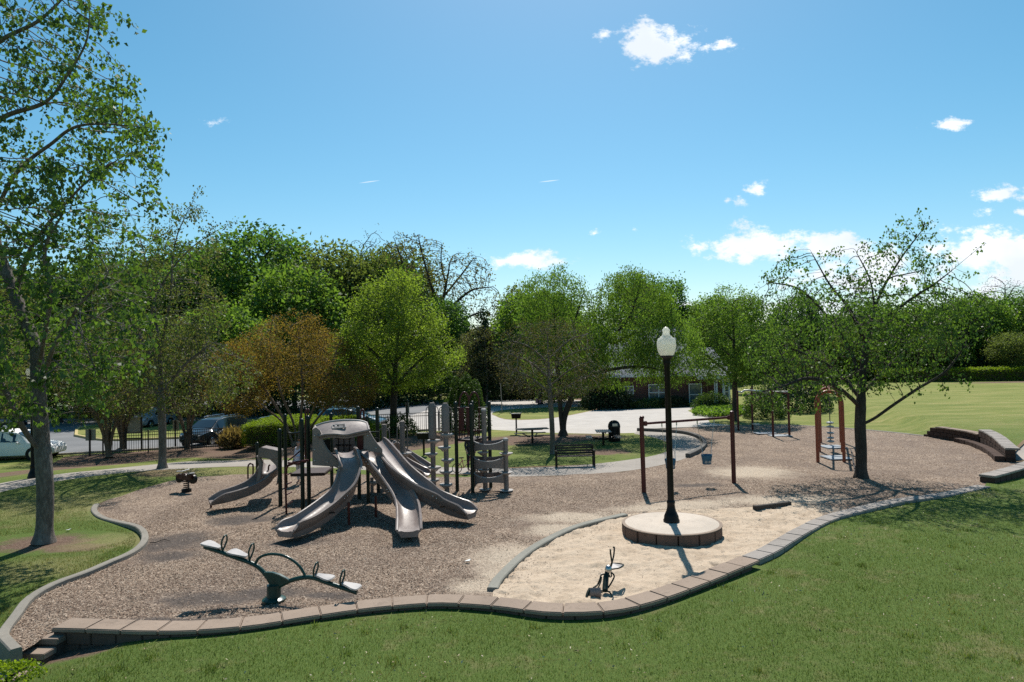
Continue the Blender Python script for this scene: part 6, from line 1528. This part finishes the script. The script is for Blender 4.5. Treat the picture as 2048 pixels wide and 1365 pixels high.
# ------------------------------------------------------------------ child's bicycle
g = P(930, 918, 27.4); t = empty('child_bicycle', (g.x, 27.4, 0), 'small pink and green child bicycle on the grass behind the climbing tower', 'bicycle', None, R(15))
pink = simple('pink_paint', (.45, .05, .14), .35)
for x in (-.33, .33):
    wh = MB().tube([(x + .19 * math.cos(w), 0, .2 + .19 * math.sin(w)) for w in [2 * math.pi * k / 20 for k in range(20)]], .016, 6, False, True).build('wheel', tyre, t, 60); mb = MB()
    for k in range(8): w = math.pi * k / 4; mb.tube([(x, 0, .2), (x + .18 * math.cos(w), 0, .2 + .18 * math.sin(w))], .003, 3)
    mb.build('spokes', chrome, wh)
for q in (((-.33, 0, .2), (-.12, 0, .48), (.22, 0, .5), (-.05, 0, .2), (-.33, 0, .2)), ((-.05, 0, .2), (-.14, 0, .58)), ((.33, 0, .2), (.22, 0, .5), (.2, 0, .66))): MB().tube(q, .016, 6).build('frame_tube', pink, t)
MB().box((-.15, 0, .6), (.2, .1, .04)).build('saddle', black, t, None, .015); MB().tube([(.14, -.2, .7), (.2, 0, .66), (.14, .2, .7)], .012, 6).build('handlebar', simple('green_grip', (.08, .25, .10), .5), t)

# ------------------------------------------------------------------ loose things on the ground
timb = simple('old_timber', (.05, .042, .036), .9, .3, 10)
a, b = GZ(1508, 1018, .04), GZ(1580, 1009, .04); d = (b - a); o = MB().box((a + b) / 2 + Vector((0, 0, .02)), (d.length, .14, .13), math.atan2(d.y, d.x)).build('edging_timber', timb, None, None, .015); tag(o, 'dark edging timber half buried at the back of the sandpit', 'timber')
o = MB().tube([GZ(1711, 950, .04), GZ(1703, 905, .05) + Vector((0, 0, .03)), GZ(1701, 899, .05)], [.03, .035, .02], 7).build('fallen_stick', timb, None, 60); tag(o, 'dark stick lying on the chips beside the spreading maple trunk', 'stick')
o = MB().tube([GZ(300, 1086, .03), GZ(312, 1085, .05), GZ(328, 1079, .04), GZ(342, 1083, .03)], [.008, .012, .010, .005], 5).build('fallen_twig', timb, None, 60); tag(o, 'thin twig on the dark bare patch near the left kerb', 'twig')
paper = simple('white_paper', (.7, .7, .68), .8, .05)
for (px, py, lab) in ((137, 1060, 'white scrap of paper on the grass right of the big maple'), (2006, 919, 'white scrap of paper on the chips by the curved wall'), (935, 1122, 'white scrap of paper on the chips left of the sandpit')):
    p = GZ(px, py, .05); o = MB().prism([p + Vector((x * .7, y * .7, z)) for x, y, z in ((-.09, -.05, 0), (.07, -.07, .01), (.1, .03, .03), (-.02, .06, .0))], (0, 0, .006)).build('paper_scrap', paper); tag(o, lab, 'litter', 'paper scraps')
# ------------------------------------------------------------------ loose wood chips and grass blades (nobody could count them)
rg = np.random.default_rng(5)
def chip_mat():
    t = NT('loose_wood_chip'); g = t.n('ShaderNodeNewGeometry')
    c = t.ramp(g.outputs['Random Per Island'], [(0, (.065, .042, .032)), (.3, (.18, .124, .088)), (.65, (.305, .226, .168)), (1, (.52, .425, .335))])
    return t.finish(c, .85, None, 0, 0, .15)
def in_region(n, x0, x1, y0, y1, idx):
    X, Y = rg.uniform(x0, x1, n), rg.uniform(y0, y1, n); k = inside(REG[idx][1], X, Y)
    return X[k], Y[k]
hv = np.vectorize(h_chips)
X, Y = in_region(330000, -11, 14, 11, 25, RI['wood_chips']); k = ~inside(sand_poly, X, Y); X, Y = X[k], Y[k]
k = rg.random(len(X)) < np.clip(1.35 - (Y - 11) / 14, .12, 1); X, Y = X[k], Y[k]
def blobk(items, X, Y):
    q = np.full(X.shape, -1.0)
    for (x, y, rx, ry) in items: q = np.maximum(q, 1 - np.hypot((X - x) / rx, (Y - y) / ry))
    return q
wob = .35 * np.sin(X * 2.1 + np.cos(Y * 2.7)) * np.cos(Y * 2.3 + np.sin(X * 1.9)) + .25 * np.sin(X * 5.3) * np.cos(Y * 4.7)
k = (rg.random(len(X)) > np.clip(.3 + 1.6 * (blobk(BARE, X, Y) + wob), 0, .93)) & (rg.random(len(X)) > np.clip(.3 + 1.5 * (blobk(SANDY, X, Y) + wob), 0, .93)); X, Y = X[k], Y[k]
ex, ey = in_region(60000, -4, 10, 12.5, 20, RI['sand']); sl = np.array(sp_); dd = np.full(ex.shape, 9.0)
for (qx, qy) in sl: dd = np.minimum(dd, np.hypot(ex - qx, ey - qy))
kk = (rg.random(len(ex)) < np.clip(.35 - dd * .35, 0, .3)) | (rg.random(len(ex)) < np.clip((ey - 17.6) * .12, 0, .22)); X = np.concatenate([X, ex[kk]]); Y = np.concatenate([Y, ey[kk]])
xs, ys = in_region(9000, -2, 10, 12.5, 20, RI['sand']); k = rg.random(len(xs)) < .22; X = np.concatenate([X, xs[k]]); Y = np.concatenate([Y, ys[k]])
n = len(X); Z = hv(X, Y) + .012 + .014 * rg.random(n)
th = rg.random(n) * 6.28; ln = .018 + .035 * rg.random(n); wd = .005 + .009 * rg.random(n); tl = rg.normal(0, .35, n)
dx, dy, dz = np.cos(th) * np.cos(tl), np.sin(th) * np.cos(tl), np.sin(tl); sx_, sy_ = -np.sin(th), np.cos(th)
C0 = np.column_stack([X, Y, Z]); D0 = np.column_stack([dx, dy, dz]) * (ln / 2)[:, None]; S0 = np.column_stack([sx_, sy_, rg.normal(0, .3, n)]) * (wd / 2)[:, None]
V = np.stack([C0 - D0 - S0, C0 + D0 - S0 * .7, C0 + D0 + S0, C0 - D0 + S0 * .8], 1).reshape(-1, 3)
tag(link('wood_chips', np_mesh('wood_chips', V, np.arange(n * 4).reshape(n, 4)), chip_mat()), kind='stuff')
gm = leafmat('grass_blade', [(.048, .09, .015), (.08, .138, .024), (.112, .172, .038), (.20, .20, .08), (.062, .112, .019)], .35, .03)
gd = leafmat('dry_grass_blade', [(.095, .105, .030), (.15, .145, .05), (.25, .215, .10), (.13, .12, .045)], .35, .03)
def blades(name, X, Y, hf, hgt, wid, mat):
    n = len(X); Z = np.vectorize(hf)(X, Y); th = rg.random(n) * 6.28; H = hgt * (.45 + .8 * rg.random(n)); W = wid * (.7 + .6 * rg.random(n))
    ln = rg.normal(0, .55, n) * H; la = rg.random(n) * 6.28
    a = np.column_stack([X - np.cos(th) * W, Y - np.sin(th) * W, Z - .005]); b = np.column_stack([X + np.cos(th) * W, Y + np.sin(th) * W, Z - .005]); c = np.column_stack([X + np.cos(la) * ln, Y + np.sin(la) * ln, Z + H])
    V = np.stack([a, b, c], 1).reshape(-1, 3); o = link(name, np_mesh(name, V, np.arange(n * 3).reshape(n, 3)), mat); tag(o, kind='stuff'); return o
def lawn_pts(n, x0, x1, y0, y1, dens):
    X, Y = rg.uniform(x0, x1, n), rg.uniform(y0, y1, n); k = rg.random(n) < dens(X, Y)
    for nm, pl in REG: k &= ~inside(pl, X, Y)
    # the masonry stands on its own strip
    for line, w in ((front_wall, .36), (front_kerb, .26), (near_wall, .3), (left_kerb, .2)):
        L_ = np.array(line)
        for (ax, ay), (bx_, by_) in zip(L_[:-1], L_[1:]):
            ux, uy = bx_ - ax, by_ - ay; q = np.clip(((X - ax) * ux + (Y - ay) * uy) / (ux * ux + uy * uy + 1e-9), 0, 1); k &= np.hypot(X - ax - q * ux, Y - ay - q * uy) > w
    return X[k], Y[k]
mb_ = GG(40, 1320, h_lawn)
dry = lambda X, Y: np.clip(.5 + .5 * np.sin(X * 1.3 + 2 * np.sin(Y * .9)) * np.cos(Y * 1.7 + 1.5 * np.sin(X * .7)), 0, 1)
def dn(X, Y):
    d = np.clip(1.25 - (Y - 9) / 14, .18, 1) * (.55 + .45 * (1 - dry(X, Y)))
    return d * (np.hypot((X - mb_.x) / 2.1, (Y - mb_.y) / .8) > 1)
X, Y = lawn_pts(620000, -10, 17, 8.6, 26, dn)
k = rg.random(len(X)) < .97 - .62 * np.clip((dry(X, Y) - .45) * 2.2, 0, 1)
blades('grass', X[k], Y[k], h_lawn, .045, .0042, gm); blades('grass', X[~k], Y[~k], h_lawn, .05, .004, gd)
tre = GG(88, 1085)
X, Y = lawn_pts(190000, -19, -7, 11.5, 30, lambda X, Y: np.clip(1.2 - (Y - 11) / 20, .2, 1) * (np.hypot((X - tre.x) / 2.1, (Y - tre.y) / 1.2) > 1))
k = rg.random(len(X)) < .45
blades('grass', X[k], Y[k], h_lawn, .045, .005, gm); blades('grass', X[~k], Y[~k], h_lawn, .04, .005, gd)

# fallen leaf litter and clippings on the near lawn
X, Y = lawn_pts(16000, -9, 17, 8.8, 24, lambda X, Y: .12 + .5 * (dry(X, Y) > .72))
n = len(X); p = np.column_stack([X, Y, np.vectorize(h_lawn)(X, Y) + .035])
def litter_mat():
    t = NT('leaf_litter'); g = t.n('ShaderNodeNewGeometry'); return t.finish(t.ramp(g.outputs['Random Per Island'], [(0, (.13, .085, .05)), (.5, (.30, .23, .14)), (1, (.55, .48, .36))]), .8)
tag(link('leaf_litter', leaves_np('leaf_litter', p, .042, rg, .0, .45), litter_mat()), kind='stuff')
# taller tufts and weeds that break up the turf
X, Y = lawn_pts(330, -9, 17, 9, 22, lambda X, Y: .55 + 0 * X)
X = np.repeat(X, 40) + rg.normal(0, .07, len(X) * 40); Y = np.repeat(Y, 40) + rg.normal(0, .07, len(Y) * 40)
blades('grass', X, Y, h_lawn, .085, .006, gm)
